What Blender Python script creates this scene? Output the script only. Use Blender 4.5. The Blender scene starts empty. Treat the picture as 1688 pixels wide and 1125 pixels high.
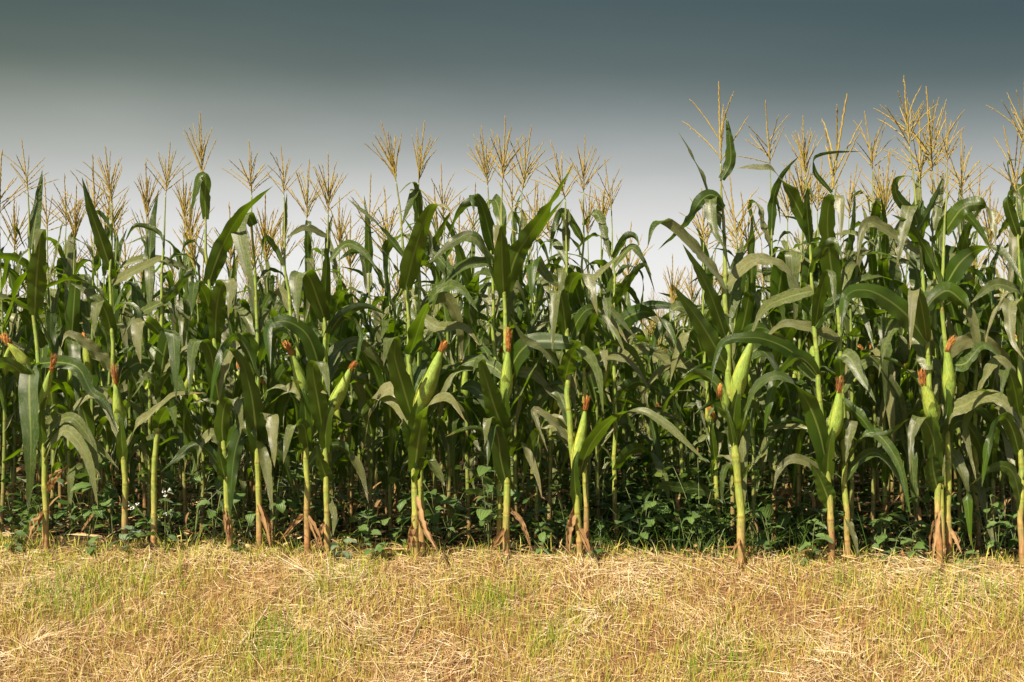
import bpy, math, random
import numpy as np
from mathutils import Vector, Matrix, Quaternion

R = math.radians
C = bpy.context.scene.collection
SC = bpy.context.scene

# ---------------------------------------------------------------- camera, sky, sun
W0, H0 = 1688.0, 1125.0
FPX, HY, CAMD, CAMZ = 1941.0, 620.0, 7.6, 1.2
cam = bpy.data.cameras.new('camera')
cam.sensor_width = 36.0
cam.lens = 36.0 * FPX / W0
cam.shift_y = (HY - H0 / 2) / W0
cam.clip_start = 0.05
cam.clip_end = 4000
co = bpy.data.objects.new('camera', cam)
C.objects.link(co)
co.location = (0, -CAMD, CAMZ)
co.rotation_euler = (R(90), 0, 0)
SC.camera = co

SUN_EL, SUN_AZ = 46.0, 42.0          # azimuth: degrees to the left of straight behind the camera
SC.view_settings.view_transform = 'Standard'
SC.view_settings.look = 'None'
SC.view_settings.gamma = 1
SC.view_settings.exposure = 1.0
EXPO = 2 ** 1.0
try:
    SC.cycles.max_bounces = 8
    SC.cycles.transparent_max_bounces = 8
except Exception:
    pass

sl = bpy.data.lights.new('sun', 'SUN')
sl.energy = 5.0
sl.angle = R(0.5)
sl.color = (1.0, 0.88, 0.68)
so = bpy.data.objects.new('sun', sl)
C.objects.link(so)
sdir = Vector((-math.sin(R(SUN_AZ)) * math.cos(R(SUN_EL)), -math.cos(R(SUN_AZ)) * math.cos(R(SUN_EL)), math.sin(R(SUN_EL))))
so.rotation_euler = (-sdir).to_track_quat('-Z', 'Y').to_euler()
so.location = sdir * 30

w = bpy.data.worlds.new('World')
SC.world = w
w.use_nodes = True
nt = w.node_tree
nt.nodes.clear()
N = nt.nodes.new
L = nt.links.new
out = N('ShaderNodeOutputWorld')
sky = N('ShaderNodeTexSky')
sky.sky_type = 'NISHITA'
sky.sun_disc = False
sky.sun_elevation = R(SUN_EL)
sky.sun_rotation = math.atan2(sdir.x, sdir.y)
bgs = N('ShaderNodeBackground')
bgs.inputs['Strength'].default_value = 0.05
L(sky.outputs[0], bgs.inputs['Color'])
tc = N('ShaderNodeTexCoord')
sep = N('ShaderNodeSeparateXYZ')
L(tc.outputs['Generated'], sep.inputs[0])
# storm bank ahead: bright along the horizon, slate higher up (the air itself, by elevation)
noi = N('ShaderNodeTexNoise')
noi.inputs['Scale'].default_value = 2.2
noi.inputs['Detail'].default_value = 5
mp = N('ShaderNodeMapping')
mp.inputs['Scale'].default_value = (1, 1, 3.5)
L(tc.outputs['Generated'], mp.inputs[0])
L(mp.outputs[0], noi.inputs['Vector'])
ma = N('ShaderNodeMath'); ma.operation = 'MULTIPLY_ADD'
L(noi.outputs['Fac'], ma.inputs[0]); ma.inputs[1].default_value = 0.05; ma.inputs[2].default_value = -0.025
ad = N('ShaderNodeMath'); ad.operation = 'ADD'
ym = N('ShaderNodeMath'); ym.operation = 'MAXIMUM'; L(sep.outputs['Y'], ym.inputs[0]); ym.inputs[1].default_value = 0.08
zy = N('ShaderNodeMath'); zy.operation = 'DIVIDE'; L(sep.outputs['Z'], zy.inputs[0]); L(ym.outputs[0], zy.inputs[1])   # the bank is a long roll of cloud across the view
L(zy.outputs[0], ad.inputs[0]); L(ma.outputs[0], ad.inputs[1])
tilt = N('ShaderNodeMath'); tilt.operation = 'MULTIPLY_ADD'
L(sep.outputs['X'], tilt.inputs[0]); tilt.inputs[1].default_value = 0.018
L(ad.outputs[0], tilt.inputs[2])
ramp = N('ShaderNodeValToRGB')
L(tilt.outputs[0], ramp.inputs[0])
stops = [(0.0, (0.95, 0.92, 0.87)), (0.05, (0.90, 0.885, 0.86)), (0.10, (0.85, 0.85, 0.835)), (0.135, (0.73, 0.735, 0.725)), (0.165, (0.575, 0.585, 0.575)),
         (0.192, (0.41, 0.43, 0.42)), (0.216, (0.30, 0.325, 0.318)), (0.242, (0.185, 0.215, 0.21)), (0.268, (0.12, 0.152, 0.15)), (0.319, (0.076, 0.112, 0.12)),
         (0.5, (0.06, 0.085, 0.10)), (1.0, (0.10, 0.12, 0.14))]
el = ramp.color_ramp.elements
ramp.color_ramp.interpolation = 'B_SPLINE'
el[0].position = stops[0][0]; el[1].position = stops[-1][0]
for p, c in stops[1:-1]:
    el.new(p)
for e, (p, c) in zip(sorted(el, key=lambda e: e.position), stops):
    e.color = (c[0] / EXPO, c[1] / EXPO, c[2] / EXPO, 1)
bgr = N('ShaderNodeBackground')
# warm grey to the left, blue slate to the right
xr = N('ShaderNodeValToRGB')
xm = N('ShaderNodeMath'); xm.operation = 'MULTIPLY_ADD'
L(sep.outputs['X'], xm.inputs[0]); xm.inputs[1].default_value = 0.5; xm.inputs[2].default_value = 0.5
L(xm.outputs[0], xr.inputs[0])
xe = xr.color_ramp.elements
xe[0].position = 0.28; xe[0].color = (1.05, 1.05, 0.93, 1)
xe[1].position = 0.72; xe[1].color = (0.86, 0.945, 0.99, 1)
k = xe.new(0.52); k.color = (0.98, 1.02, 1.04, 1)
zf = N('ShaderNodeMapRange')
L(sep.outputs['Z'], zf.inputs['Value'])
zf.inputs['From Min'].default_value = 0.14; zf.inputs['From Max'].default_value = 0.24
mx = N('ShaderNodeMix'); mx.data_type = 'RGBA'; mx.blend_type = 'MULTIPLY'
L(zf.outputs[0], mx.inputs[0]); L(ramp.outputs[0], mx.inputs[6]); L(xr.outputs[0], mx.inputs[7])
L(mx.outputs[2], bgr.inputs['Color'])
mr = N('ShaderNodeMapRange')
L(sep.outputs['Y'], mr.inputs['Value'])
mr.inputs['From Min'].default_value = -0.6
mr.inputs['From Max'].default_value = 0.35
ms = N('ShaderNodeMixShader')
L(mr.outputs[0], ms.inputs[0]); L(bgs.outputs[0], ms.inputs[1]); L(bgr.outputs[0], ms.inputs[2])
L(ms.outputs[0], out.inputs[0])

# ---------------------------------------------------------------- materials
def mat(name):
    m = bpy.data.materials.new(name)
    m.use_nodes = True
    m.node_tree.nodes.clear()
    return m, m.node_tree.nodes.new, m.node_tree.links.new

def rampnode(N, stops):
    r = N('ShaderNodeValToRGB')
    e = r.color_ramp.elements
    e[0].position, e[1].position = stops[0][0], stops[-1][0]
    for p, c in stops[1:-1]:
        e.new(p)
    for a, (p, c) in zip(sorted(e, key=lambda q: q.position), stops):
        a.color = (*c, 1)
    return r

def foliage(name, dark, light, rib, trans, upper=None, rough=0.42, tfac=0.32, tip=None, sheen=0.25, ribw=0.045, veins=26, spec=0.5):
    m, N, L = mat(name)
    o = N('ShaderNodeOutputMaterial')
    b = N('ShaderNodeBsdfPrincipled')
    uv = N('ShaderNodeUVMap'); uv.uv_map = 'UVMap'
    sp = N('ShaderNodeSeparateXYZ'); L(uv.outputs[0], sp.inputs[0])
    oi = N('ShaderNodeObjectInfo')
    no = N('ShaderNodeTexNoise'); no.inputs['Scale'].default_value = 9; no.inputs['Detail'].default_value = 4
    geo = N('ShaderNodeNewGeometry'); L(geo.outputs['Position'], no.inputs['Vector'])
    a = N('ShaderNodeMath'); a.operation = 'MULTIPLY_ADD'
    L(oi.outputs['Random'], a.inputs[0]); a.inputs[1].default_value = 0.55
    s = N('ShaderNodeMath'); s.operation = 'MULTIPLY'; L(no.outputs['Fac'], s.inputs[0]); s.inputs[1].default_value = 0.55
    L(s.outputs[0], a.inputs[2])
    rp = rampnode(N, [(0.15, dark), (0.9, light)])
    L(a.outputs[0], rp.inputs[0])
    # midrib: |u-0.5| small
    d = N('ShaderNodeMath'); d.operation = 'SUBTRACT'; L(sp.outputs[0], d.inputs[0]); d.inputs[1].default_value = 0.5
    ab = N('ShaderNodeMath'); ab.operation = 'ABSOLUTE'; L(d.outputs[0], ab.inputs[0])
    mr = N('ShaderNodeMapRange'); L(ab.outputs[0], mr.inputs['Value'])
    mr.inputs['From Min'].default_value = ribw * 0.5; mr.inputs['From Max'].default_value = ribw * 1.4
    mr.inputs['To Min'].default_value = 1; mr.inputs['To Max'].default_value = 0
    fade = N('ShaderNodeMapRange'); L(sp.outputs[1], fade.inputs['Value'])
    fade.inputs['From Min'].default_value = 0.15; fade.inputs['From Max'].default_value = 0.85
    fade.inputs['To Min'].default_value = 0.9; fade.inputs['To Max'].default_value = 0.15
    mm = N('ShaderNodeMath'); mm.operation = 'MULTIPLY'; L(mr.outputs[0], mm.inputs[0]); L(fade.outputs[0], mm.inputs[1])
    mix = N('ShaderNodeMix'); mix.data_type = 'RGBA'
    L(mm.outputs[0], mix.inputs[0]); L(rp.outputs[0], mix.inputs[6]); mix.inputs[7].default_value = (*rib, 1)
    col = mix.outputs[2]
    if upper:      # waxy upper face, paler than the underside; sun sheen painted in as pale patches
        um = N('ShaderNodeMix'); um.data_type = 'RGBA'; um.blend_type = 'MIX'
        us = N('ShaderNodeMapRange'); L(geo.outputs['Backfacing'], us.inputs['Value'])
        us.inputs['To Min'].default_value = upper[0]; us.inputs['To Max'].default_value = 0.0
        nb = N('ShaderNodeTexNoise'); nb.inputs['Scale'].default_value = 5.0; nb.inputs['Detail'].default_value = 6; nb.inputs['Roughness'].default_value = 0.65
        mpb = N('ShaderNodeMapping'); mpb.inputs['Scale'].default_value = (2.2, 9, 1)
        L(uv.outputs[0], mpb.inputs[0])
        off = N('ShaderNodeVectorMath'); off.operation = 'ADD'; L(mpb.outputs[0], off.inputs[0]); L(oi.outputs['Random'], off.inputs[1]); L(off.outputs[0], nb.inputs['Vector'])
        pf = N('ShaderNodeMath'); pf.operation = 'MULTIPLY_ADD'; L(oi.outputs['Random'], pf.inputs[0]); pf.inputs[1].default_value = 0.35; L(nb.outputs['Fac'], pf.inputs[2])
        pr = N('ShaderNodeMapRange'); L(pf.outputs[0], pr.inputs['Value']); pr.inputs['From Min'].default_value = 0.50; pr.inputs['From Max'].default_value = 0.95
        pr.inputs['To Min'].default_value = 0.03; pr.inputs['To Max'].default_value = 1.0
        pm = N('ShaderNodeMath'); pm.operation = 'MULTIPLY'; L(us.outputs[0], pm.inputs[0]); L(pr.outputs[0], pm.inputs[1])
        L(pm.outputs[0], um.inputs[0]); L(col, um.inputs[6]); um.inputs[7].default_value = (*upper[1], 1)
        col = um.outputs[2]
    # fine parallel veins
    vs = N('ShaderNodeMath'); vs.operation = 'MULTIPLY'; L(sp.outputs[0], vs.inputs[0]); vs.inputs[1].default_value = veins * 2 * math.pi
    sn = N('ShaderNodeMath'); sn.operation = 'SINE'; L(vs.outputs[0], sn.inputs[0])
    vr = N('ShaderNodeMapRange'); L(sn.outputs[0], vr.inputs['Value']); vr.inputs['From Min'].default_value = -1
    vr.inputs['To Min'].default_value = 0.78; vr.inputs['To Max'].default_value = 1.2
    vm = N('ShaderNodeMix'); vm.data_type = 'RGBA'; vm.blend_type = 'MULTIPLY'; vm.inputs[0].default_value = 1
    L(col, vm.inputs[6]); L(vr.outputs[0], vm.inputs[7])
    col = vm.outputs[2]
    if tip:
        n2 = N('ShaderNodeTexNoise'); n2.inputs['Scale'].default_value = 22; n2.inputs['Detail'].default_value = 5
        L(geo.outputs['Position'], n2.inputs['Vector'])
        q = N('ShaderNodeMath'); q.operation = 'MULTIPLY_ADD'; L(n2.outputs['Fac'], q.inputs[0]); q.inputs[1].default_value = 0.5
        ed = N('ShaderNodeMath'); ed.operation = 'MULTIPLY'; L(ab.outputs[0], ed.inputs[0]); ed.inputs[1].default_value = 0.28
        q0 = N('ShaderNodeMath'); q0.operation = 'ADD'; L(sp.outputs[1], q0.inputs[0]); L(ed.outputs[0], q0.inputs[1])
        q1 = N('ShaderNodeMath'); q1.operation = 'MULTIPLY_ADD'; L(oi.outputs['Random'], q1.inputs[0]); q1.inputs[1].default_value = 0.16; L(q0.outputs[0], q1.inputs[2])
        L(q1.outputs[0], q.inputs[2])
        t = N('ShaderNodeMapRange'); L(q.outputs[0], t.inputs['Value'])
        t.inputs['From Min'].default_value = 1.36; t.inputs['From Max'].default_value = 1.5
        tm = N('ShaderNodeMix'); tm.data_type = 'RGBA'
        L(t.outputs[0], tm.inputs[0]); L(col, tm.inputs[6]); tm.inputs[7].default_value = (*tip, 1)
        col = tm.outputs[2]
    L(col, b.inputs['Base Color'])
    b.inputs['Roughness'].default_value = rough
    b.inputs['Specular IOR Level'].default_value = spec
    b.inputs['Sheen Weight'].default_value = sheen
    b.inputs['Sheen Roughness'].default_value = 0.4
    bp = N('ShaderNodeBump'); bp.inputs['Strength'].default_value = 0.5; bp.inputs['Distance'].default_value = 0.002
    L(sn.outputs[0], bp.inputs['Height']); L(bp.outputs[0], b.inputs['Normal'])
    tr = N('ShaderNodeBsdfTranslucent')
    tcol = N('ShaderNodeMix'); tcol.data_type = 'RGBA'; tcol.inputs[0].default_value = 0.35
    tcol.inputs[6].default_value = (*trans, 1); L(col, tcol.inputs[7])
    L(tcol.outputs[2], tr.inputs['Color'])
    mxs = N('ShaderNodeMixShader'); mxs.inputs[0].default_value = tfac
    L(b.outputs[0], mxs.inputs[1]); L(tr.outputs[0], mxs.inputs[2]); L(mxs.outputs[0], o.inputs[0])
    return m

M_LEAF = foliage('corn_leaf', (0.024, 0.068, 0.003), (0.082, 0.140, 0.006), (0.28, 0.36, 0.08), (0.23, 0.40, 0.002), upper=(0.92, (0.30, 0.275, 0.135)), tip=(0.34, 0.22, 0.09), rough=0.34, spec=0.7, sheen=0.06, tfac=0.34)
M_DRYLEAF = foliage('dry_corn_leaf', (0.20, 0.09, 0.03), (0.52, 0.34, 0.16), (0.48, 0.34, 0.17), (0.52, 0.26, 0.07), rough=0.75, sheen=0.1, veins=14, tfac=0.3, spec=0.2)
M_WEED = foliage('weed_leaf', (0.06, 0.13, 0.018), (0.13, 0.21, 0.045), (0.2, 0.28, 0.1), (0.16, 0.28, 0.03), rough=0.5, ribw=0.03, veins=5, tfac=0.3)
M_PALEWEED = foliage('pale_weed_leaf', (0.12, 0.19, 0.09), (0.2, 0.28, 0.15), (0.3, 0.36, 0.22), (0.2, 0.3, 0.1), rough=0.5, ribw=0.03, veins=5, tfac=0.25)

def tube_mat(name, stops, rough=0.45, nscale=60, streak=0.25, spec=0.5, joints=False):
    """colour by height along the stalk (uv.y in metres), streaked lengthwise"""
    m, N, L = mat(name)
    o = N('ShaderNodeOutputMaterial'); b = N('ShaderNodeBsdfPrincipled')
    uv = N('ShaderNodeUVMap'); uv.uv_map = 'UVMap'
    sp = N('ShaderNodeSeparateXYZ'); L(uv.outputs[0], sp.inputs[0])
    oi = N('ShaderNodeObjectInfo')
    geo = N('ShaderNodeNewGeometry')
    mp = N('ShaderNodeMapping'); mp.inputs['Scale'].default_value = (3, 3, 0.35); L(geo.outputs['Position'], mp.inputs[0])
    no = N('ShaderNodeTexNoise'); no.inputs['Scale'].default_value = nscale; no.inputs['Detail'].default_value = 4; L(mp.outputs[0], no.inputs['Vector'])
    n2 = N('ShaderNodeTexNoise'); n2.inputs['Scale'].default_value = 7; L(geo.outputs['Position'], n2.inputs['Vector'])
    a = N('ShaderNodeMath'); a.operation = 'MULTIPLY_ADD'; L(n2.outputs['Fac'], a.inputs[0]); a.inputs[1].default_value = 0.3; L(sp.outputs[1], a.inputs[2])
    a2 = N('ShaderNodeMath'); a2.operation = 'MULTIPLY_ADD'; L(oi.outputs['Random'], a2.inputs[0]); a2.inputs[1].default_value = -0.22; L(a.outputs[0], a2.inputs[2])
    sc = N('ShaderNodeMath'); sc.operation = 'MULTIPLY'; L(a2.outputs[0], sc.inputs[0]); sc.inputs[1].default_value = 1 / 3.0
    rp = rampnode(N, stops); L(sc.outputs[0], rp.inputs[0])
    vr = N('ShaderNodeMapRange'); L(no.outputs['Fac'], vr.inputs['Value'])
    vr.inputs['From Min'].default_value = 0.3; vr.inputs['From Max'].default_value = 0.7
    vr.inputs['To Min'].default_value = 1 - streak; vr.inputs['To Max'].default_value = 1 + streak
    vm = N('ShaderNodeMix'); vm.data_type = 'RGBA'; vm.blend_type = 'MULTIPLY'; vm.inputs[0].default_value = 1
    L(rp.outputs[0], vm.inputs[6]); L(vr.outputs[0], vm.inputs[7])
    if joints:
        jr = rampnode(N, [(0.0, (0.62, 0.80, 0.62)), (0.30, (1.0, 1.0, 1.0)), (0.5, (1.12, 1.06, 1.0)), (0.62, (1.0, 0.93, 0.85)), (1.0, (0.62, 0.52, 0.42))])
        L(sp.outputs[0], jr.inputs[0])
        jm = N('ShaderNodeMix'); jm.data_type = 'RGBA'; jm.blend_type = 'MULTIPLY'; jm.inputs[0].default_value = 1
        L(vm.outputs[2], jm.inputs[6]); L(jr.outputs[0], jm.inputs[7])
        n3 = N('ShaderNodeTexNoise'); n3.inputs['Scale'].default_value = 26; n3.inputs['Detail'].default_value = 6; L(geo.outputs['Position'], n3.inputs['Vector'])
        s3 = N('ShaderNodeMapRange'); L(n3.outputs['Fac'], s3.inputs['Value']); s3.inputs['From Min'].default_value = 0.58; s3.inputs['From Max'].default_value = 0.72; s3.inputs['To Max'].default_value = 0.6
        sm3 = N('ShaderNodeMix'); sm3.data_type = 'RGBA'; L(s3.outputs[0], sm3.inputs[0]); L(jm.outputs[2], sm3.inputs[6]); sm3.inputs[7].default_value = (0.16, 0.075, 0.035, 1)
        vm = sm3
    L(vm.outputs[2], b.inputs['Base Color'])
    b.inputs['Roughness'].default_value = rough
    b.inputs['Specular IOR Level'].default_value = spec
    bp = N('ShaderNodeBump'); bp.inputs['Strength'].default_value = 0.3; bp.inputs['Distance'].default_value = 0.002
    L(no.outputs['Fac'], bp.inputs['Height']); L(bp.outputs[0], b.inputs['Normal'])
    L(b.outputs[0], o.inputs[0])
    return m

M_STALK = tube_mat('corn_stalk', [(0.0, (0.30, 0.15, 0.06)), (0.05, (0.34, 0.20, 0.085)), (0.11, (0.34, 0.27, 0.085)), (0.16, (0.285, 0.315, 0.06)),
                                  (0.42, (0.225, 0.305, 0.05)), (0.7, (0.23, 0.30, 0.055)), (0.85, (0.22, 0.24, 0.08)), (1.0, (0.26, 0.22, 0.10))], streak=0.3, joints=True)
M_STALK_SHADED = tube_mat('shaded_corn_stalk', [(0.0, (0.24, 0.12, 0.05)), (0.05, (0.27, 0.17, 0.07)), (0.11, (0.24, 0.20, 0.07)), (0.16, (0.19, 0.22, 0.05)),  # duller green for inner rows, darkened so their shade sits in the colour
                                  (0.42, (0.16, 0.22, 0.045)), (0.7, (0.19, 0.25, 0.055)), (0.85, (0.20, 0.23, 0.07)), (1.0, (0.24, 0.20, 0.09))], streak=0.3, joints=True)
M_TASSEL = tube_mat('tassel', [(0.0, (0.29, 0.24, 0.07)), (0.1, (0.335, 0.25, 0.062)), (0.35, (0.26, 0.18, 0.045))], rough=0.8, nscale=120, streak=0.45, spec=0.2)
M_HUSK = tube_mat('husk', [(0.0, (0.42, 0.40, 0.09)), (0.05, (0.35, 0.39, 0.06)), (0.12, (0.22, 0.31, 0.05))], rough=0.5, nscale=90, streak=0.38, spec=0.35)
M_SILK = tube_mat('silk', [(0.0, (0.50, 0.25, 0.07)), (0.04, (0.46, 0.19, 0.045)), (0.08, (0.24, 0.10, 0.035))], rough=0.7, nscale=200, streak=0.4, spec=0.25)
M_STEM = tube_mat('weed_stem', [(0.0, (0.13, 0.16, 0.05)), (1.0, (0.15, 0.2, 0.05))], rough=0.6)
M_TWIG = tube_mat('dry_twig', [(0.0, (0.40, 0.31, 0.20)), (1.0, (0.46, 0.37, 0.25))], rough=0.8, streak=0.35, spec=0.2)

def blade_mat(name, stops, trans=0.25, rough=0.6, spec=0.3):
    m, N, L = mat(name)
    o = N('ShaderNodeOutputMaterial'); b = N('ShaderNodeBsdfPrincipled')
    at = N('ShaderNodeAttribute'); at.attribute_name = 'tint'
    rp = rampnode(N, stops); L(at.outputs['Fac'], rp.inputs[0])
    L(rp.outputs[0], b.inputs['Base Color'])
    b.inputs['Roughness'].default_value = rough
    b.inputs['Specular IOR Level'].default_value = spec
    tr = N('ShaderNodeBsdfTranslucent'); L(rp.outputs[0], tr.inputs['Color'])
    mx = N('ShaderNodeMixShader'); mx.inputs[0].default_value = trans
    L(b.outputs[0], mx.inputs[1]); L(tr.outputs[0], mx.inputs[2]); L(mx.outputs[0], o.inputs[0])
    return m

M_GRASS = blade_mat('bank_grass', [(0.0, (0.26, 0.10, 0.03)), (0.3, (0.50, 0.33, 0.115)), (0.55, (0.57, 0.47, 0.13)), (0.75, (0.47, 0.48, 0.055)), (1.0, (0.19, 0.30, 0.02))])
M_STRAW = blade_mat('straw', [(0.0, (0.26, 0.12, 0.05)), (0.35, (0.51, 0.345, 0.165)), (0.75, (0.66, 0.51, 0.30)), (1.0, (0.74, 0.63, 0.44))], trans=0.15)
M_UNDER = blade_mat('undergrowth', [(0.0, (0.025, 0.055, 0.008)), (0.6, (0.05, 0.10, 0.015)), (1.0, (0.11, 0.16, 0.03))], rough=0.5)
M_FLOWER = blade_mat('small_flower', [(0.0, (0.7, 0.7, 0.66)), (1.0, (0.75, 0.74, 0.72))])

# ---------------------------------------------------------------- mesh helpers
class Geo:
    def __init__(s):
        s.v, s.q, s.t, s.uv, s.ti, s.n = [], [], [], [], [], 0
    def add(s, V, Q=None, T=None, UV=None, tint=None):
        V = np.asarray(V, float).reshape(-1, 3)
        s.v.append(V)
        if Q is not None and len(Q): s.q.append(np.asarray(Q, int).reshape(-1, 4) + s.n)
        if T is not None and len(T): s.t.append(np.asarray(T, int).reshape(-1, 3) + s.n)
        s.uv.append(np.zeros((len(V), 2)) if UV is None else np.asarray(UV, float))
        s.ti.append(np.zeros(len(V)) if tint is None else np.broadcast_to(np.asarray(tint, float), (len(V),)))
        s.n += len(V)
        return s
    def arrays(s):
        V = np.concatenate(s.v)
        Q = np.concatenate(s.q) if s.q else np.zeros((0, 4), int)
        T = np.concatenate(s.t) if s.t else np.zeros((0, 3), int)
        return V, Q, T, np.concatenate(s.uv), np.concatenate(s.ti)
    def mesh(s, name, m, smooth=True, tint=False):
        V, Q, T, UV, TI = s.arrays()
        me = bpy.data.meshes.new(name)
        me.vertices.add(len(V))
        me.vertices.foreach_set('co', V.astype(np.float32).ravel())
        loops = np.concatenate([Q.ravel(), T.ravel()]).astype(np.int32)
        me.loops.add(len(loops))
        me.loops.foreach_set('vertex_index', loops)
        me.polygons.add(len(Q) + len(T))
        st = np.concatenate([np.arange(len(Q)) * 4, len(Q) * 4 + np.arange(len(T)) * 3]).astype(np.int32)
        me.polygons.foreach_set('loop_start', st)
        uvl = me.uv_layers.new(name='UVMap')
        uvl.data.foreach_set('uv', UV[loops].astype(np.float32).ravel())
        if tint:
            at = me.attributes.new('tint', 'FLOAT', 'POINT')
            at.data.foreach_set('value', TI.astype(np.float32))
        me.update(calc_edges=True)
        me.polygons.foreach_set('use_smooth', np.full(len(Q) + len(T), smooth))
        me.materials.append(m)
        return me

def link(name, me, parent=None, loc=(0, 0, 0), rot=None, scale=None):
    o = bpy.data.objects.new(name, me)
    C.objects.link(o)
    if parent is not None: o.parent = parent
    o.location = loc
    if rot is not None: o.rotation_euler = rot
    if scale is not None: o.scale = scale
    return o

def thing(name, label, cat, loc, group=None):
    o = bpy.data.objects.new(name, None)
    C.objects.link(o)
    o.empty_display_size = 0.1
    o.location = loc
    tag(o, label, cat, group)
    return o

def tag(o, label=None, cat=None, group=None, kind=None):
    if label: o['label'] = label
    if cat: o['category'] = cat
    if group: o['group'] = group
    if kind: o['kind'] = kind
    return o

def unit(a):
    a = np.asarray(a, float)
    return a / (np.linalg.norm(a, axis=-1, keepdims=True) + 1e-12)

def catmull(P, n):
    P = np.asarray(P, float)
    if len(P) == 2:
        f = np.linspace(0, 1, n)[:, None]
        return P[0] * (1 - f) + P[1] * f
    Q = np.vstack([2 * P[0] - P[1], P, 2 * P[-1] - P[-2]])
    res = []
    m = 14
    for i in range(1, len(Q) - 2):
        p0, p1, p2, p3 = Q[i - 1], Q[i], Q[i + 1], Q[i + 2]
        t = np.linspace(0, 1, m, endpoint=False)[:, None]
        res.append(0.5 * (2 * p1 + (p2 - p0) * t + (2 * p0 - 5 * p1 + 4 * p2 - p3) * t ** 2 + (3 * p1 - p0 - 3 * p2 + p3) * t ** 3))
    res.append(P[-1:])
    D = np.concatenate(res)
    s = np.concatenate([[0], np.cumsum(np.linalg.norm(np.diff(D, axis=0), axis=1))])
    u = np.linspace(0, s[-1], n)
    return np.stack([np.interp(u, s, D[:, k]) for k in range(D.shape[1])], 1)

def tangents(P):
    return unit(np.gradient(P, axis=0))

def tube(P, rad, k=8, caps=True, uvs=1.0, flat=None):
    P = np.asarray(P, float)
    n = len(P)
    rad = np.broadcast_to(np.asarray(rad, float), (n,))
    T = tangents(P)
    ref = np.array([1.0, 0, 0]) if abs(T[0][0]) < 0.8 else np.array([0, 1.0, 0])
    A = np.zeros_like(P)
    a = ref
    for i in range(n):
        a = a - T[i] * a.dot(T[i])
        a = a / (np.linalg.norm(a) + 1e-12)
        A[i] = a
    B = np.cross(T, A)
    an = np.arange(k) * 2 * math.pi / k
    V = P[:, None, :] + rad[:, None, None] * (np.cos(an)[None, :, None] * A[:, None, :] + np.sin(an)[None, :, None] * B[:, None, :])
    i, j = np.meshgrid(np.arange(n - 1), np.arange(k), indexing='ij')
    j2 = (j + 1) % k
    Q = np.stack([i * k + j, i * k + j2, (i + 1) * k + j2, (i + 1) * k + j], -1).reshape(-1, 4)
    s = np.concatenate([[0], np.cumsum(np.linalg.norm(np.diff(P, axis=0), axis=1))]) * uvs
    UV = np.stack([np.broadcast_to(an[None, :] / (2 * math.pi), (n, k)), np.broadcast_to(s[:, None], (n, k))], -1).reshape(-1, 2)
    V = V.reshape(-1, 3)
    Tt = None
    if caps:
        V = np.vstack([V, P[0], P[-1]])
        UV = np.vstack([UV, [0, 0], [0, s[-1]]])
        c0, c1 = n * k, n * k + 1
        Tt = [(c0, (q + 1) % k, q) for q in range(k)] + [(c1, (n - 1) * k + q, (n - 1) * k + (q + 1) % k) for q in range(k)]
    return V, Q, Tt, UV

def ribbon(P, S, wid, fold=0.16, wave=0.07, seed=0, nu=5, curl=0.0):
    """a leaf blade: midrib P, side vectors S, half widths; V-fold at the midrib, wavy margins"""
    rg = np.random.default_rng(seed)
    n = len(P)
    T = tangents(P)
    S = np.asarray(S, float).copy()
    prev = None
    for i in range(n):
        s = S[i] - T[i] * S[i].dot(T[i])
        l = np.linalg.norm(s)
        if l < 0.08 and prev is not None:
            s = prev - T[i] * prev.dot(T[i]); l = np.linalg.norm(s)
        s = s / (l + 1e-9)
        if prev is not None and s.dot(prev) < -0.2: s = -s
        S[i] = s; prev = s
    for _ in range(2):
        S[1:-1] = unit(0.25 * S[:-2] + 0.5 * S[1:-1] + 0.25 * S[2:])
    Nn = np.cross(T, S)
    t = np.linspace(0, 1, n)
    u = np.linspace(-1, 1, nu)
    ph = rg.uniform(0, 6.28, 4)
    fr = rg.uniform(2.0, 5.5, 2)
    wl = np.sin(fr[0] * 2 * np.pi * t + ph[0]) * 0.7 + np.sin(fr[1] * 3.1 * np.pi * t + ph[1]) * 0.5
    wr = np.sin(fr[1] * 2 * np.pi * t + ph[2]) * 0.7 + np.sin(fr[0] * 3.1 * np.pi * t + ph[3]) * 0.5
    def ragged():
        a = np.interp(t, np.linspace(0, 1, n // 2), rg.normal(0, 0.055, n // 2))
        for _ in range(int(rg.integers(0, 3))):                  # a torn notch or two
            a = a - rg.uniform(0.1, 0.4) * np.exp(-((t - rg.uniform(0.25, 0.9)) / 0.022) ** 2)
        return 1 + a
    rl, rr_ = (ragged(), ragged()) if nu >= 5 else (1.0, 1.0)
    wid0 = wid
    V = np.zeros((n, nu, 3)); UV = np.zeros((n, nu, 2))
    for j, uu in enumerate(u):
        wid = wid0 * ((rl if uu < 0 else rr_) if abs(uu) > 0.9 else 1.0)
        wv = (wl if uu < 0 else wr) * wave * abs(uu) ** 2
        up = fold * abs(uu) + curl * uu * uu
        V[:, j] = P + S * (wid * uu)[:, None] + Nn * (wid * (up + wv))[:, None]
        UV[:, j, 0] = (uu + 1) / 2; UV[:, j, 1] = t
    i, j = np.meshgrid(np.arange(n - 1), np.arange(nu - 1), indexing='ij')
    Q = np.stack([i * nu + j, (i + 1) * nu + j, (i + 1) * nu + j + 1, i * nu + j + 1], -1).reshape(-1, 4)   # face normal = upper side
    return V.reshape(-1, 3), Q, None, UV.reshape(-1, 2)

def leaf_profile(t):
    return np.minimum(1.0, 0.55 + 1.9 * t) * np.clip(1 - t ** 1.9, 0.0, 1) * 1.06 + 0.008

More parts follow.
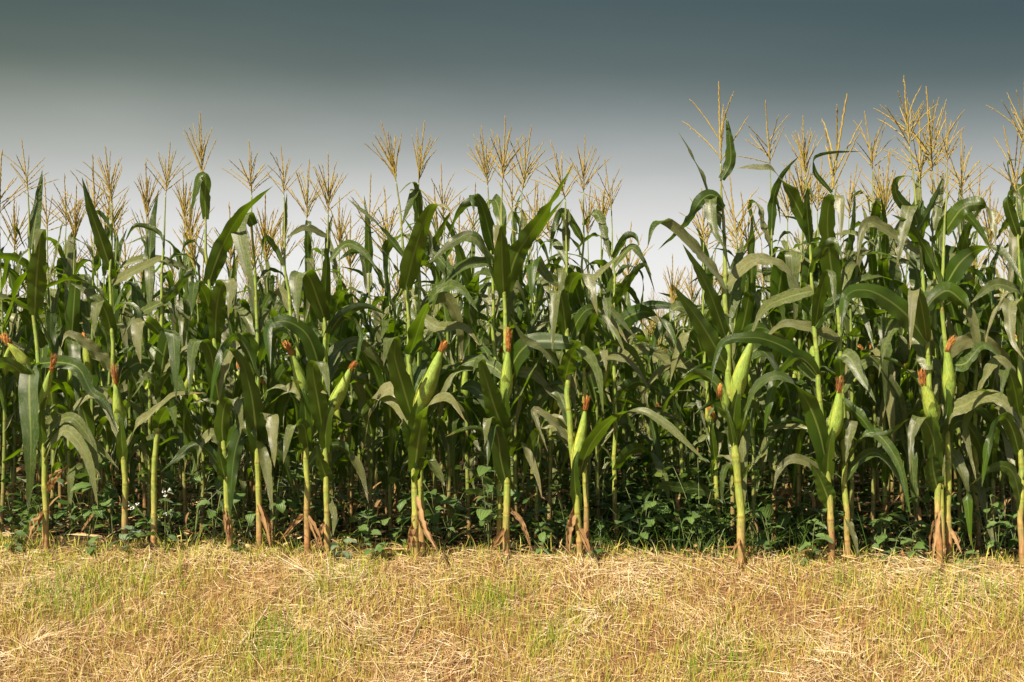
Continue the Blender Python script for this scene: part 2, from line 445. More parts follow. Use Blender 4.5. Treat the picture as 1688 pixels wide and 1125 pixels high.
# ---------------------------------------------------------------- terrain
def row_y(x): return 0.25 - 0.10 * x
def hnoise(x, y):
    return (np.sin(x * 3.1 + 1.3 * np.sin(y * 2.3)) * 0.5 + np.sin(x * 7.7 + y * 5.1 + 1.0) * 0.3 + np.sin(x * 15.1 - y * 13.0) * 0.2)
def height(x, y):
    x = np.asarray(x, float); y = np.asarray(y, float)
    u = y - row_y(np.clip(x, -6, 6))
    e = -0.02 - u                       # how far past the crest toward the camera
    sm = 0.10
    sl = 0.5 * (e + np.sqrt(e * e + sm * sm)) - 0.5 * (np.sqrt(4.0) * 0)   # softplus-like
    z = -0.42 * sl
    lo = -0.62
    z = lo + 0.5 * ((z - lo) + np.sqrt((z - lo) ** 2 + 0.05 ** 2))
    k = np.clip(1.3 - 0.25 * np.abs(u), 0.1, 1)
    return z + 0.022 * hnoise(x, y) * k
def slope_n(x, y):
    e = 0.03
    zx = (height(x + e, y) - height(x - e, y)) / (2 * e)
    zy = (height(x, y + e) - height(x, y - e)) / (2 * e)
    return unit(np.stack([-zx, -zy, np.ones_like(zx)], -1))

def pw(x, y, Y):
    d = Y + CAMD
    return np.array([(x - 844.0) / FPX * d, Y, CAMZ + (HY - y) / FPX * d])
def row_Y_at(x, k=0, y=None):
    """depth of the k-th row where the sight line through column x crosses it"""
    a = (x - 844.0) / FPX
    r0 = 0.25 + 0.75 * k
    return (r0 - 0.10 * a * CAMD) / (1 + 0.10 * a)
def on_ground(x, y):
    lo, hi = -6.5, 1.2
    for _ in range(60):
        m = 0.5 * (lo + hi)
        p = pw(x, y, m)
        if p[2] > float(height(p[0], m)): lo = m
        else: hi = m
    return pw(x, y, lo)

def axis(a, b, n): return np.linspace(a, b, n)
xs = np.concatenate([[-2500, -900, -300, -120, -60, -30, -18, -12], axis(-9, 9, 260), [12, 18, 30, 60, 120, 300, 900, 2500]])
ys = np.concatenate([[-900, -200, -60, -25, -14, -9, -7, -5.5, -4.5], axis(-3.8, 2.5, 150), [3, 4, 5.5, 8, 12, 18, 26, 45, 90, 200, 600, 2800]])
X, Y = np.meshgrid(xs, ys)
Z = height(X, Y)
ny, nx = X.shape
i, j = np.meshgrid(np.arange(ny - 1), np.arange(nx - 1), indexing='ij')
Q = np.stack([i * nx + j, i * nx + j + 1, (i + 1) * nx + j + 1, (i + 1) * nx + j], -1).reshape(-1, 4)
m, N, L = mat('ground')
o = N('ShaderNodeOutputMaterial'); b = N('ShaderNodeBsdfPrincipled')
geo = N('ShaderNodeNewGeometry')
n1 = N('ShaderNodeTexNoise'); n1.inputs['Scale'].default_value = 14; n1.inputs['Detail'].default_value = 8; L(geo.outputs['Position'], n1.inputs['Vector'])
n2 = N('ShaderNodeTexNoise'); n2.inputs['Scale'].default_value = 90; n2.inputs['Detail'].default_value = 6; L(geo.outputs['Position'], n2.inputs['Vector'])
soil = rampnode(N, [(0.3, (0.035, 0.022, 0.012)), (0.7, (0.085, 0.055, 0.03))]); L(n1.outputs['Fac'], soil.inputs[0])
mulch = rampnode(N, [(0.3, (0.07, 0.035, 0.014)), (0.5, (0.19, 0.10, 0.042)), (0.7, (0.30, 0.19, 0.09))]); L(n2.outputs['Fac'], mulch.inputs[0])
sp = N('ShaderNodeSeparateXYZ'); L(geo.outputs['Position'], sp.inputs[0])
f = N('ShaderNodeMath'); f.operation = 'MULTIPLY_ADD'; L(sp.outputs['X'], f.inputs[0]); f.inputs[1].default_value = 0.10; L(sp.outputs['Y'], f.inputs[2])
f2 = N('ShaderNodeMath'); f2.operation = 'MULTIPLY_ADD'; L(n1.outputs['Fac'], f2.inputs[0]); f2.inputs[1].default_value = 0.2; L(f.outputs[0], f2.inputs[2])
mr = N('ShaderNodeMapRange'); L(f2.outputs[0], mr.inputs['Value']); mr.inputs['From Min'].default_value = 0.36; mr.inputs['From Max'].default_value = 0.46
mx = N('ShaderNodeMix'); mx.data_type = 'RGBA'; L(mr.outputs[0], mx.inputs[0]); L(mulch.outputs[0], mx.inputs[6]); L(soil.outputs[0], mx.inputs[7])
L(mx.outputs[2], b.inputs['Base Color']); b.inputs['Roughness'].default_value = 0.95; b.inputs['Specular IOR Level'].default_value = 0.15
bp = N('ShaderNodeBump'); bp.inputs['Strength'].default_value = 0.8; bp.inputs['Distance'].default_value = 0.02; L(n2.outputs['Fac'], bp.inputs['Height']); L(bp.outputs[0], b.inputs['Normal'])
L(b.outputs[0], o.inputs[0])
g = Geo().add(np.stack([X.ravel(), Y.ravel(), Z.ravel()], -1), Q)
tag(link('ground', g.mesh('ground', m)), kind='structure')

# ---------------------------------------------------------------- corn parts
RNG = np.random.default_rng(11)
random.seed(5)

def gen_leaf(kind, seed, n=22, nu=5, wid=0.053):
    rg = np.random.default_rng(seed)
    t = np.linspace(0, 1, n)
    if kind == 'up':     a0, a1, c, h = rg.uniform(72, 84), rg.uniform(30, 62), 0.6, 0.5
    elif kind == 'arch': a0, a1, c, h = rg.uniform(58, 74), rg.uniform(-70, -25), rg.uniform(0.4, 0.55), 0.42
    elif kind == 'fold': a0, a1, c, h = rg.uniform(62, 78), rg.uniform(-88, -65), rg.uniform(0.35, 0.6), 0.06
    else:                a0, a1, c, h = rg.uniform(40, 58), rg.uniform(-92, -70), rg.uniform(0.28, 0.4), 0.3
    x = np.clip((t - c + h) / (2 * h), 0, 1)
    th = np.radians(a0 + (a1 - a0) * (x * x * (3 - 2 * x)))
    kn = np.cumsum(rg.normal(0, 1, 6))
    th = th + np.radians(9) * np.interp(t, np.linspace(0, 1, 6), kn - kn[0]) * (t > 0.1)
    yaw = np.radians(rg.uniform(-45, 45)) * t ** 1.5 + np.radians(8) * np.interp(t, np.linspace(0, 1, 6), np.cumsum(rg.normal(0, 1, 6))) * t
    d = np.stack([np.cos(th) * np.cos(yaw), np.cos(th) * np.sin(yaw), np.sin(th)], 1) / (n - 1)
    P = np.concatenate([[[0, 0, 0]], np.cumsum(0.5 * (d[1:] + d[:-1]), 0)])
    T = tangents(P)
    roll = np.radians(rg.uniform(-75, 75)) * t + np.radians(rg.uniform(-15, 15)) + np.radians(14) * np.interp(t, np.linspace(0, 1, 5), np.cumsum(rg.normal(0, 1, 5))) * t
    s0 = np.array([0, 1.0, 0])
    S = []
    for i in range(n):
        s = s0 - T[i] * s0.dot(T[i]); s /= np.linalg.norm(s)
        nn = np.cross(T[i], s)
        S.append(s * math.cos(roll[i]) + nn * math.sin(roll[i]))
    return ribbon(P, np.array(S), leaf_profile(t) * wid * rg.uniform(0.85, 1.12), fold=rg.uniform(0.1, 0.3), wave=rg.uniform(0.18, 0.5), seed=seed, nu=nu)

KINDS = {'up': 7, 'arch': 10, 'fold': 7, 'droop': 8}
LEAFGEO = {k: [gen_leaf(k, 100 * q + n) for n in range(c)] for q, (k, c) in enumerate(KINDS.items())}
LEAFLOW = {k: [gen_leaf(k, 100 * q + n, n=9, nu=3) for n in range(c)] for q, (k, c) in enumerate(KINDS.items())}
LEAFME = {k: [Geo().add(*a).mesh('corn_leaf_' + k, M_LEAF) for a in v] for k, v in LEAFGEO.items()}
DRYME = [Geo().add(*gen_leaf('droop', 900 + n, wid=0.036)).mesh('dry_leaf', M_DRYLEAF) for n in range(6)]

def tassel_geo(seed, nb=11, spread=(14, 46), k=5, seg=15, curl=0.5):
    """unit height: base ring at 0, tip of the central spike at 1"""
    rg = np.random.default_rng(seed)
    g = Geo()
    def branch(p0, d, ln, r, droop, sg):
        t = np.linspace(0, 1, sg)
        side = unit(np.array([d[0], d[1], 0.001]))
        P = p0 + np.outer(t * ln, d) + np.outer(ln * droop * t ** 2.2, side * 0.55 - np.array([0, 0, 0.35]))
        P = P + rg.normal(0, 0.0035, P.shape) * t[:, None]
        rr = r * np.where(np.arange(sg) % 2 == 0, 1.0, 0.55) * (1 - 0.45 * t) * rg.uniform(0.8, 1.2, sg)
        rr[0] = r * 0.35; rr[1] = r * 0.4; rr[-1] = r * 0.2
        V, Q, T, UV = tube(P, rr, k)
        g.add(V, Q, T, UV)
        if k > 3:                      # loose anthers hanging from the spikelets
            for q in range(3, sg - 1):
                for _ in range(1):
                    c = P[q] + rg.normal(0, 0.004, 3); a = rg.uniform(0, 6.28)
                    h = np.array([math.cos(a), math.sin(a), 0]) * 0.005; dn = np.array([h[0] * 2.2, h[1] * 2.2, -rg.uniform(0.006, 0.022)])
                    g.add([c - h, c + h, c + h * 0.6 + dn, c - h * 0.6 + dn], [(0, 1, 2, 3)], None, np.tile([[0.5, rg.uniform(0, 0.3)]], (4, 1)))
    branch(np.zeros(3), unit([rg.normal(0, 0.03), rg.normal(0, 0.03), 1]), 1.0, 0.0185, rg.uniform(-0.03, 0.05), seg + 12)
    for b in range(nb):
        f = b / max(1, nb - 1)
        z0 = 0.02 + 0.30 * f * rg.uniform(0.8, 1.1)
        an = R(rg.uniform(*spread)) * (1.25 - 0.5 * f)
        az = b * 2.4 + rg.uniform(-0.4, 0.4)
        d = np.array([math.sin(an) * math.cos(az), math.sin(an) * math.sin(az), math.cos(an)])
        branch(np.array([0, 0, z0]), d, rg.uniform(0.50, 0.78) * (1 - 0.2 * f), 0.0120, rg.uniform(-0.05, curl) * 0.5, seg)
    return g
TASGEO = [tassel_geo(s, nb, sp) for s, nb, sp in [(1, 16, (14, 44)), (2, 19, (12, 42)), (3, 12, (16, 50)), (4, 15, (18, 52)), (5, 17, (10, 32)), (6, 10, (20, 58)), (7, 6, (20, 45)), (8, 14, (8, 26))]]
TASME = [g.mesh('tassel', M_TASSEL) for g in TASGEO]
TASLOW = [tassel_geo(s, nb, sp, k=3, seg=6) for s, nb, sp in [(21, 9, (14, 46)), (22, 11, (12, 40)), (23, 8, (18, 52))]]

def stalk_geo(P, r0, nodes=(), k=9, rt=None):
    """P dense midline; nodes: arc fractions carrying a joint"""
    n = len(P)
    t = np.linspace(0, 1, n)
    rad = r0 * np.interp(t, [0, 0.1, 0.45, 0.75, 0.9, 1.0], [1.08, 0.95, 0.78, 0.48, 0.28, 0.22])
    for f in nodes:
        rad = rad * (1 + 0.11 * np.exp(-((t - f) / 0.006) ** 2) + 0.13 * np.clip((t - f) / 0.05, 0, 1) * np.clip((f + 0.075 - t) / 0.01, 0, 1))
    V, Q, T, UV = tube(P, rad, k)
    nd = np.sort(np.asarray(nodes, float))
    lo = np.array([max([q for q in nd if q <= a], default=-0.05) for a in t]); hi = np.array([min([q for q in nd if q > a], default=1.05) for a in t])
    field = 0.5 * (1 - (t - lo) / (hi - lo)) ** 0.7          # pale above a joint, greener up the sheath
    for f in nd:
        field = np.maximum(field, np.exp(-((t - f) / 0.0055) ** 2))
    UV[:n * k, 0] = np.repeat(np.clip(field, 0, 1), k)
    return V, Q, T, UV

NODES = [0.06, 0.13] + [0.21 + 0.074 * i for i in range(10)]
STALKGEO = []
for s in range(6):
    rg = np.random.default_rng(40 + s)
    t = np.linspace(0, 1, 140)
    b = rg.normal(0, 0.025, 2); c = rg.normal(0, 0.02, 2)
    P = np.stack([b[0] * t ** 2 + c[0] * np.sin(t * 5), b[1] * t ** 2 + c[1] * np.sin(t * 4.3), t * 2.2], 1)
    P[:, :2] -= P[0, :2]
    STALKGEO.append((P / [1, 1, 2.2], stalk_geo(P, 0.0155, NODES)))
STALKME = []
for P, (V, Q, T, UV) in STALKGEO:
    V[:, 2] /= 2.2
    STALKME.append(Geo().add(V, Q, T, UV).mesh('stalk', M_STALK_SHADED))

def ear_geo(ln, r, seed):
    """along +Z from 0 to ln: a spindle wrapped in overlapping husks with pointed ends"""
    rg = np.random.default_rng(seed)
    g = Geo()
    t = np.linspace(0, 1, 22)
    prof = np.interp(t, [0, 0.07, 0.20, 0.36, 0.56, 0.78, 0.92, 1], [0.26, 0.50, 0.84, 0.96, 0.82, 0.57, 0.36, 0.24])
    bend = rg.uniform(-0.04, 0.04) * ln
    P = np.stack([bend * np.sin(t * math.pi), np.zeros_like(t), t * ln], 1)
    k = 16
    V, Q, T, UV = tube(P, prof * r, k)
    # ribs
    ang = np.tile(np.arange(k), 22); rib = np.where(ang % 2 == 0, 1.03, 0.975)
    c = np.repeat(P, k, 0)
    V[:22 * k] = c + (V[:22 * k] - c) * rib[:, None]
    g.add(V, Q, T, UV)
    rg_l = rg.uniform(0.05, 0.7, 6)
    for h in range(6):
        a0 = h * 2.3 + rg.uniform(-0.3, 0.3); half = rg.uniform(0.75, 1.15); e = rg.uniform(0.45, 1.02); st = rg.uniform(0.0, 0.03)
        tt = np.linspace(st, e, 16); nu = 7
        Pv = []; uv = []
        for i_, q in enumerate(tt):
            f = (q - st) / (e - st)
            hw = half * np.clip((1 - f ** 3), 0.02, 1)
            lift = 1.03 + 0.012 * h + (rg_l[h] * max(0, f - 0.72) / 0.28)
            rr = r * np.interp(q, t, prof) * lift
            for u in np.linspace(-1, 1, nu):
                a = a0 + u * hw
                Pv.append((bend * math.sin(q * math.pi) + rr * math.cos(a), rr * math.sin(a), q * ln)); uv.append(((u + 1) / 2, q * ln * 0.7 + 0.09 * (h % 3) + 0.10 * abs(u)))
        i, j = np.meshgrid(np.arange(15), np.arange(nu - 1), indexing='ij')
        g.add(Pv, np.stack([i * nu + j, i * nu + j + 1, (i + 1) * nu + j + 1, (i + 1) * nu + j], -1).reshape(-1, 4), None, uv)
    return g
def silk_geo(ln, r, seed, droop=(0, 0, 0)):
    rg = np.random.default_rng(seed)
    g = Geo()
    dr = np.array(droop, float)
    t = np.linspace(0, 1, 6)
    P = np.outer(t * ln, [0, 0, 1]) + np.outer(t ** 2, dr) * ln * 0.9
    g.add(*tube(P, r * np.array([0.7, 0.7, 0.6, 0.5, 0.35, 0.15]), 7))
    for s in range(80):
        a = rg.uniform(0, 6.28); q = r * math.sqrt(rg.uniform(0.2, 1))
        l = ln * rg.uniform(0.55, 1.15)
        sp = rg.uniform(0.0, 0.5)
        tt = np.linspace(0, 1, 5)
        B = np.array([q * math.cos(a), q * math.sin(a), -0.01])
        P = B + np.outer(tt * l, [0, 0, 1]) + np.outer(tt ** 2 * l, dr * 0.9 + np.array([math.cos(a), math.sin(a), -0.3]) * sp * 0.35) + rg.normal(0, 0.002, (5, 3))
        g.add(*tube(P, 0.0013 * np.array([1, 1, 1, 0.9, 0.5]), 3))
    return g
EARME = [ear_geo(0.27, 0.034, s).mesh('husk', M_HUSK) for s in range(4)]
SILKME = [silk_geo(0.055, 0.012, s, (RNG.uniform(-.5, .5), RNG.uniform(-.5, .5), -0.2)).mesh('silk', M_SILK) for s in range(4)]

def put_leaf(par, z, az, ln, kind, k, off=(0, 0), name='leaf', me=None, tilt=0.0):
    me = me or LEAFME[kind][k % len(LEAFME[kind])]
    return link(name, me, par, (off[0], off[1], z), (tilt, 0, az), (ln, ln, ln))

def leaf_plan(rg, hs, zmin=0.19, n=11):
    """(height fraction, azimuth, length, kind, mesh index) of each leaf of a plant"""
    az = rg.uniform(0, 6.28)
    res = []
    for q in range(n):
        f = zmin + (0.90 - zmin) * (q / (n - 1)) ** 1.12
        az += math.pi + rg.normal(0, 0.32)
        ln = np.interp(f, [0.2, 0.35, 0.6, 0.8, 0.95], [0.60, 0.92, 1.05, 0.74, 0.36]) * rg.uniform(0.82, 1.15)
        if f > 0.80: kd = rg.choice(['up', 'arch', 'fold'], p=[0.4, 0.35, 0.25])
        elif f > 0.45: kd = rg.choice(['up', 'arch', 'fold', 'droop'], p=[0.12, 0.36, 0.37, 0.15])
        else: kd = rg.choice(['arch', 'fold', 'droop'], p=[0.35, 0.25, 0.4])
        res.append((f, az, ln, kd, int(rg.integers(0, 50))))
    return res

def corn(x, Y, H, seed, label, group, ears=0.6, tl=0.47):
    """a complete plant with its parts; H is the height of the tassel tip"""
    rg = np.random.default_rng(seed)
    z0 = float(height(x, Y))
    r = thing('corn_plant', label, 'corn plant', (x, Y, z0), group)
    tl = min(tl, H * 0.2) * rg.uniform(0.88, 1.12)
    hs = H - tl - z0
    sk = int(rg.integers(0, 6))
    a = rg.uniform(0, 6.28)
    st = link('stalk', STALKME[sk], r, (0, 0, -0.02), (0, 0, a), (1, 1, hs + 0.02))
    P = STALKGEO[sk][0]
    ca, sa = math.cos(a), math.sin(a)
    def at(f):
        p = P[min(139, int(f * 139))]
        return (p[0] * ca - p[1] * sa, p[0] * sa + p[1] * ca)
    for f, az, ln, kd, k in leaf_plan(rg, hs, n=int(rg.integers(12, 15))):
        put_leaf(r, f * hs * 0.97, az, ln * min(1.05, hs / 2.2), kd, k, at(f))
    p = at(1.0)
    link('tassel', TASME[int(rg.integers(0, 6))], r, (p[0], p[1], hs - 0.01), (rg.normal(0, 0.07), rg.normal(0, 0.07), rg.uniform(0, 6)), (tl, tl, tl))
    for q in range(2):
        az = rg.uniform(0, 6.28)
        put_leaf(r, rg.uniform(0.08, 0.34), az, rg.uniform(0.3, 0.5), 'dry', 0, at(0.1), 'dry_leaf', DRYME[int(rg.integers(0, 6))])
    if rg.random() < ears:
        q = int(rg.integers(0, 4)); zf = rg.uniform(0.42, 0.52); az = rg.uniform(0, 6.28); an = rg.uniform(0.15, 0.5)
        p = at(zf)
        d = Vector((math.sin(an) * math.cos(az), math.sin(an) * math.sin(az), math.cos(an)))
        e = link('ear', EARME[q], r, (p[0] + 0.012 * math.cos(az), p[1] + 0.012 * math.sin(az), zf * hs))
        e.rotation_mode = 'QUATERNION'; e.rotation_quaternion = Vector((0, 0, 1)).rotation_difference(d)
        link('silk', SILKME[q], e, (0, 0, 0.262))
    return r

# ---------------------------------------------------------------- front row, plant by plant
SV = {'x': (1, .15, 0), 'X': (1, -.35, .1), 'k': (1, .7, 0), 'a': (0, .8, .6), 'b': (0, .5, .87), 'z': (0, .15, 1), 'c': (0, .55, -.84), 'C': (0, .2, -1), 'y': (0, 1, .15), 'd': (.7, .2, -.7), 'e': (.7, .2, .7)}

FRONT = []
class Front:
    def __init__(s, label, stalk, tas=None, k=0, r=6.2, dY=0.0, fill=4, seed=0, zfill=(0.35, 0.9), short=False, label_name=None):
        s.rg = np.random.default_rng(700 + seed); s.seed = seed
        s.Y = row_Y_at(stalk[0][0], k) + dY
        base = pw(stalk[0][0], stalk[0][1], s.Y)
        gz = float(height(base[0], s.Y))
        s.o = np.array([base[0], s.Y, gz])
        s.root = thing('corn_plant', label, 'corn plant', tuple(s.o), 'corn plants of the front row' if k == 0 else 'corn plants showing between the front stalks')
        px = list(stalk)
        if tas: px = px + [tas[0]]
        s.dep = s.rg.normal(0, 0.03)
        pts = [pw(p[0], p[1], s.Y + s.dep * q / len(px)) for q, p in enumerate(px)]
        pts[0] = np.array([pts[0][0], s.Y, gz - 0.02])
        P = catmull(pts, 150)
        s.P = P - s.o
        kk = s.rg.normal(0, 0.0045, (16, 2)); kk[0] = 0; kk[-1] = 0
        for q in range(2): s.P[:, q] += np.interp(np.linspace(0, 1, 150), np.linspace(0, 1, 16), kk[:, q])
        sc = (s.Y + CAMD) / FPX
        s.sc = sc
        nodes = np.linspace(0.05, 0.86, 12) + s.rg.normal(0, 0.006, 12)
        link('stalk', Geo().add(*stalk_geo(s.P, 0.80 * r * sc, nodes, k=10)).mesh('stalk', M_STALK), s.root)
        s.len = np.linalg.norm(P[-1] - P[0])
        gr = Geo()
        for q in range(9):
            a = q * 0.7 + s.rg.uniform(-0.2, 0.2); h = s.rg.uniform(0.025, 0.07); rr = s.rg.uniform(0.024, 0.04)
            gr.add(*tube(np.array([[0.006 * math.cos(a), 0.006 * math.sin(a), h], [rr * 0.6 * math.cos(a), rr * 0.6 * math.sin(a), h * 0.7], [rr * math.cos(a), rr * math.sin(a), -0.02]]), [0.004, 0.0038, 0.003], 5))
        link('brace_root', gr.mesh('brace_root', M_STALK), s.root)
        s.px = px
        s.more = 5 if k == 0 else 4
        if tas:
            a, b = s.P[-1], pw(tas[1][0], tas[1][1], s.Y + s.dep) - s.o
            d = Vector(b - a)
            t = link('tassel', TASME[tas[2]], s.root, tuple(a))
            t.rotation_mode = 'QUATERNION'
            t.rotation_quaternion = Vector((0, 0, 1)).rotation_difference(d.normalized()) @ Quaternion((0, 0, 1), s.rg.uniform(0, 6.28))
            t.scale = (d.length,) * 3
        az = s.rg.uniform(0, 3.14)
        for q in range(fill + 3):
            f = s.rg.uniform(*zfill) if q < fill else s.rg.uniform(0.24, 0.5)
            az += math.pi + s.rg.normal(0, 0.5)
            a2 = az if math.sin(az) > -0.35 else -az           # spare leaves reach sideways or into the field
            p = s.P[int(f * 143)]
            put_leaf(s.root, p[2], a2, s.rg.uniform(0.5, 0.85), s.rg.choice(['arch', 'fold', 'droop', 'up'], p=[.45, .2, .25, .1]), int(s.rg.integers(0, 50)), (p[0], p[1]))
        s.nl = 0
        s.ears = []
        FRONT.append(s)
    def leaf(s, pts, wpx, s0='x', s1=None, D=None, dry=False, fold=None, wave=None, name=None):
        s.nl += 1
        pts = np.array(pts, float)
        if dry and not name:           # dead leaves shred into a few narrow strips
            for q in range(2):
                p2 = pts + np.concatenate([[[0, s.rg.uniform(-8, 8)]], s.rg.normal(0, 5, (len(pts) - 1, 2))]) * [1, 0.6]
                s.leaf(p2, wpx * 0.5, s.rg.choice(['x', 'e', 'k', 'y']), s.rg.choice(['x', 'X', 'e']), D=s.rg.uniform(-0.12, 0.08), dry=True, name='dry_leaf')
            wpx = wpx * 0.8
        seg = np.linalg.norm(np.diff(pts[:, :2], axis=0), axis=1)
        f = np.concatenate([[0], np.cumsum(seg)]) / seg.sum()
        if D is None:
            D = -0.30 if s0 in 'xXk' else s.rg.uniform(-0.22, 0.05)
        off = np.interp(f, np.linspace(0, 1, len(D)), D) if isinstance(D, (list, tuple)) else D * f
        # start at the stalk
        W = np.array([pw(p[0], p[1], s.Y + o) for p, o in zip(pts, off)]) - s.o
        n = 34
        P = catmull(W, n)
        t = np.linspace(0, 1, n)
        s1 = s1 or s0
        a, b = np.array(SV[s0], float), np.array(SV[s1], float)
        k = np.clip((t - 0.25) / 0.5, 0, 1)[:, None]
        S = a * (1 - k) + b * k
        T = tangents(P)
        if np.cross(T, unit(S))[:11, 2].sum() < 0: S = -S      # the upper face looks up near the root
        wm = wpx * (0.32 if dry else 0.455) * s.sc
        V, Q, T, UV = ribbon(P, S, leaf_profile(t) * wm, fold=fold if fold is not None else s.rg.uniform(0.1, 0.24), wave=wave if wave is not None else (s.rg.uniform(0.10, 0.28) if not dry else 0.7), curl=0.7 if dry else 0.0, seed=s.seed * 50 + s.nl, nu=7)
        link(name or ('dry_leaf' if dry else 'leaf'), Geo().add(V, Q, T, UV).mesh('leaf', M_DRYLEAF if dry else M_LEAF), s.root)
        return s
    def clear(s, pts):
        P = catmull(np.array(pts, float), 20)
        return all(np.min(np.abs(P[:, 0] - e[0]) / 32 + np.abs(P[:, 1] - e[1]) / 40) > 1 for e in ALL_EARS)
    def auto(s):
        """a few more leaves leaving the stalk to either side between knee and tassel"""
        Yx = np.array([q[1] for q in s.px], float)[::-1]; Xx = np.array([q[0] for q in s.px], float)[::-1]
        sd = s.rg.choice([-1, 1])
        for q in range(s.more):
            y0 = s.rg.uniform(500, 800); x0 = np.interp(y0, Yx, Xx); sd = -sd
            w_, h_ = s.rg.uniform(25, 75), s.rg.uniform(25, 70)
            dr = s.rg.uniform(40, 150); kk = s.rg.uniform(0.8, 1.6)
            if s.rg.random() < 0.6:
                pts = [(x0, y0), (x0 + sd * w_ * 0.35, y0 - h_ * 0.75), (x0 + sd * w_ * 0.8, y0 - h_), (x0 + sd * w_ * (1 + 0.3 * kk), y0 - h_ * 0.7 + dr * 0.25), (x0 + sd * w_ * (1.05 + 0.5 * kk), y0 - h_ + dr)]
                c0, c1 = [('b', 'b'), ('b', 'x'), ('C', 'x'), ('c', 'e'), ('e', 'X')][int(s.rg.integers(0, 5))]
                s.leaf(pts, s.rg.uniform(20, 32), c0, c1, D=s.rg.uniform(-0.4, 0.1) if s.clear(pts) else s.rg.uniform(0.15, 0.35))
            else:
                w_ *= 0.4
                pts = [(x0, y0), (x0 + sd * w_ * 0.5, y0 - h_ * 0.8), (x0 + sd * w_, y0 - h_ * 1.25), (x0 + sd * (w_ + 9), y0 - h_ * 1.3), (x0 + sd * (w_ + 14), y0 - h_ * 1.3 + dr * 0.7)]
                if s.clear(pts): s.leaf(pts, s.rg.uniform(22, 32), 'x', D=s.rg.uniform(-0.45, -0.25))
        return s
    def ear(s, b, t, wpx, silk=None, D=-0.05, label=None):
        s.ears += [b, t, ((b[0] + t[0]) / 2, (b[1] + t[1]) / 2), silk or t]
        B = pw(b[0], b[1], s.Y - 0.03) - s.o; Tt = pw(t[0], t[1], s.Y - 0.03 + D) - s.o
        d = Vector(Tt - B)
        e = link('ear', ear_geo(d.length, wpx * 0.42 * s.sc, s.seed * 7 + s.nl).mesh('husk', M_HUSK), s.root, tuple(B))
        q = Vector((0, 0, 1)).rotation_difference(d.normalized())
        e.rotation_mode = 'QUATERNION'; e.rotation_quaternion = q
        if silk:
            S1 = pw(silk[0], silk[1], s.Y - 0.03 + D * 1.1) - s.o
            v = Vector(S1 - Tt); ln = v.length
            vl = q.inverted() @ v
            dr = (vl.x / ln, vl.y / ln, min(0.0, vl.z / ln - 1))
            link('silk', silk_geo(ln, max(0.009, wpx * 0.15 * s.sc), s.seed + 3, dr).mesh('silk', M_SILK), e, (0, 0, d.length - 0.006))
        s.nl += 1
        # the leaf sheath that clasps the foot of the ear
        xs_ = np.interp(b[1] + 70, [q[1] for q in s.px][::-1], [q[0] for q in s.px][::-1])
        dx, dy = t[0] - b[0], t[1] - b[1]
        s.leaf([(xs_, b[1] + 62), ((xs_ + b[0]) / 2 - 1, b[1] + 22), (b[0] + dx * 0.16, b[1] + dy * 0.16), (b[0] + dx * 0.42 + (5 if dx > 0 else -5), b[1] + dy * 0.42)], wpx * 0.86, 'x', D=[0, -0.045, -0.085, -0.075], fold=-0.35, wave=0.06, name='leaf_sheath')
        return s

# --- 1
p = Front('first corn plant of the front row, a broad leaf hanging nearly to the ground', [(77, 905), (73, 770), (66, 640), (57, 540), (52, 450), (49, 380)], ((46, 316), (33, 226), 5), seed=1, fill=3)
p.leaf([(57, 520), (60, 460), (66, 400), (68, 377), (61, 390), (57, 418)], 34, 'x', D=-0.42)
p.leaf([(52, 410), (60, 350), (66, 310), (70, 279)], 22, 'x', D=0.12)
p.leaf([(64, 604), (52, 604), (48, 640), (51, 740), (46, 850)], 36, 'x', D=[0, -0.22, -0.26, -0.25])
p.ear((50, 612), (12, 566), 22, (3, 548), D=-0.08)
p.ear((68, 680), (85, 608), 20, (92, 582))
p.leaf([(71, 752), (85, 722), (112, 713), (140, 716), (170, 745), (196, 774)], 24, 'b', 'b')
p.leaf([(60, 600), (100, 598), (130, 608), (150, 645), (172, 662), (194, 714)], 28, 'b', 'b')
p.leaf([(62, 650), (32, 612), (0, 600), (-40, 640)], 30, 'c', 'c', D=-0.3)
p.leaf([(72, 846), (56, 868), (47, 892)], 16, 'e', dry=True)
p.leaf([(80, 812), (95, 790), (112, 766)], 17, 'e', D=-0.1, dry=True)
# --- 2
p = Front('corn plant with a slim upright dark silked ear and a spear leaf under its tassel', [(209, 900), (203, 760), (196, 680), (187, 600), (183, 500), (184, 400)], ((184, 335), (172, 237), 1), seed=2, fill=4)
p.leaf([(183, 445), (168, 400), (149, 345), (135, 292)], 26, 'x', D=-0.3)
p.leaf([(184, 468), (236, 440), (272, 428), (290, 458)], 24, 'b', 'b')
p.leaf([(184, 514), (150, 485), (116, 467)], 22, 'b', 'b')
p.leaf([(187, 612), (165, 588), (140, 565), (112, 551), (100, 575)], 28, 'b', 'b')
p.leaf([(200, 750), (216, 724), (228, 697), (250, 682), (285, 652), (337, 648)], 22, 'b')
p.leaf([(208, 828), (230, 845), (250, 868)], 14, 'c', 'c')
p.ear((200, 704), (191, 632), 23, (186, 598))
p.leaf([(184, 402), (178, 370), (160, 350), (150, 375)], 14, 'c')
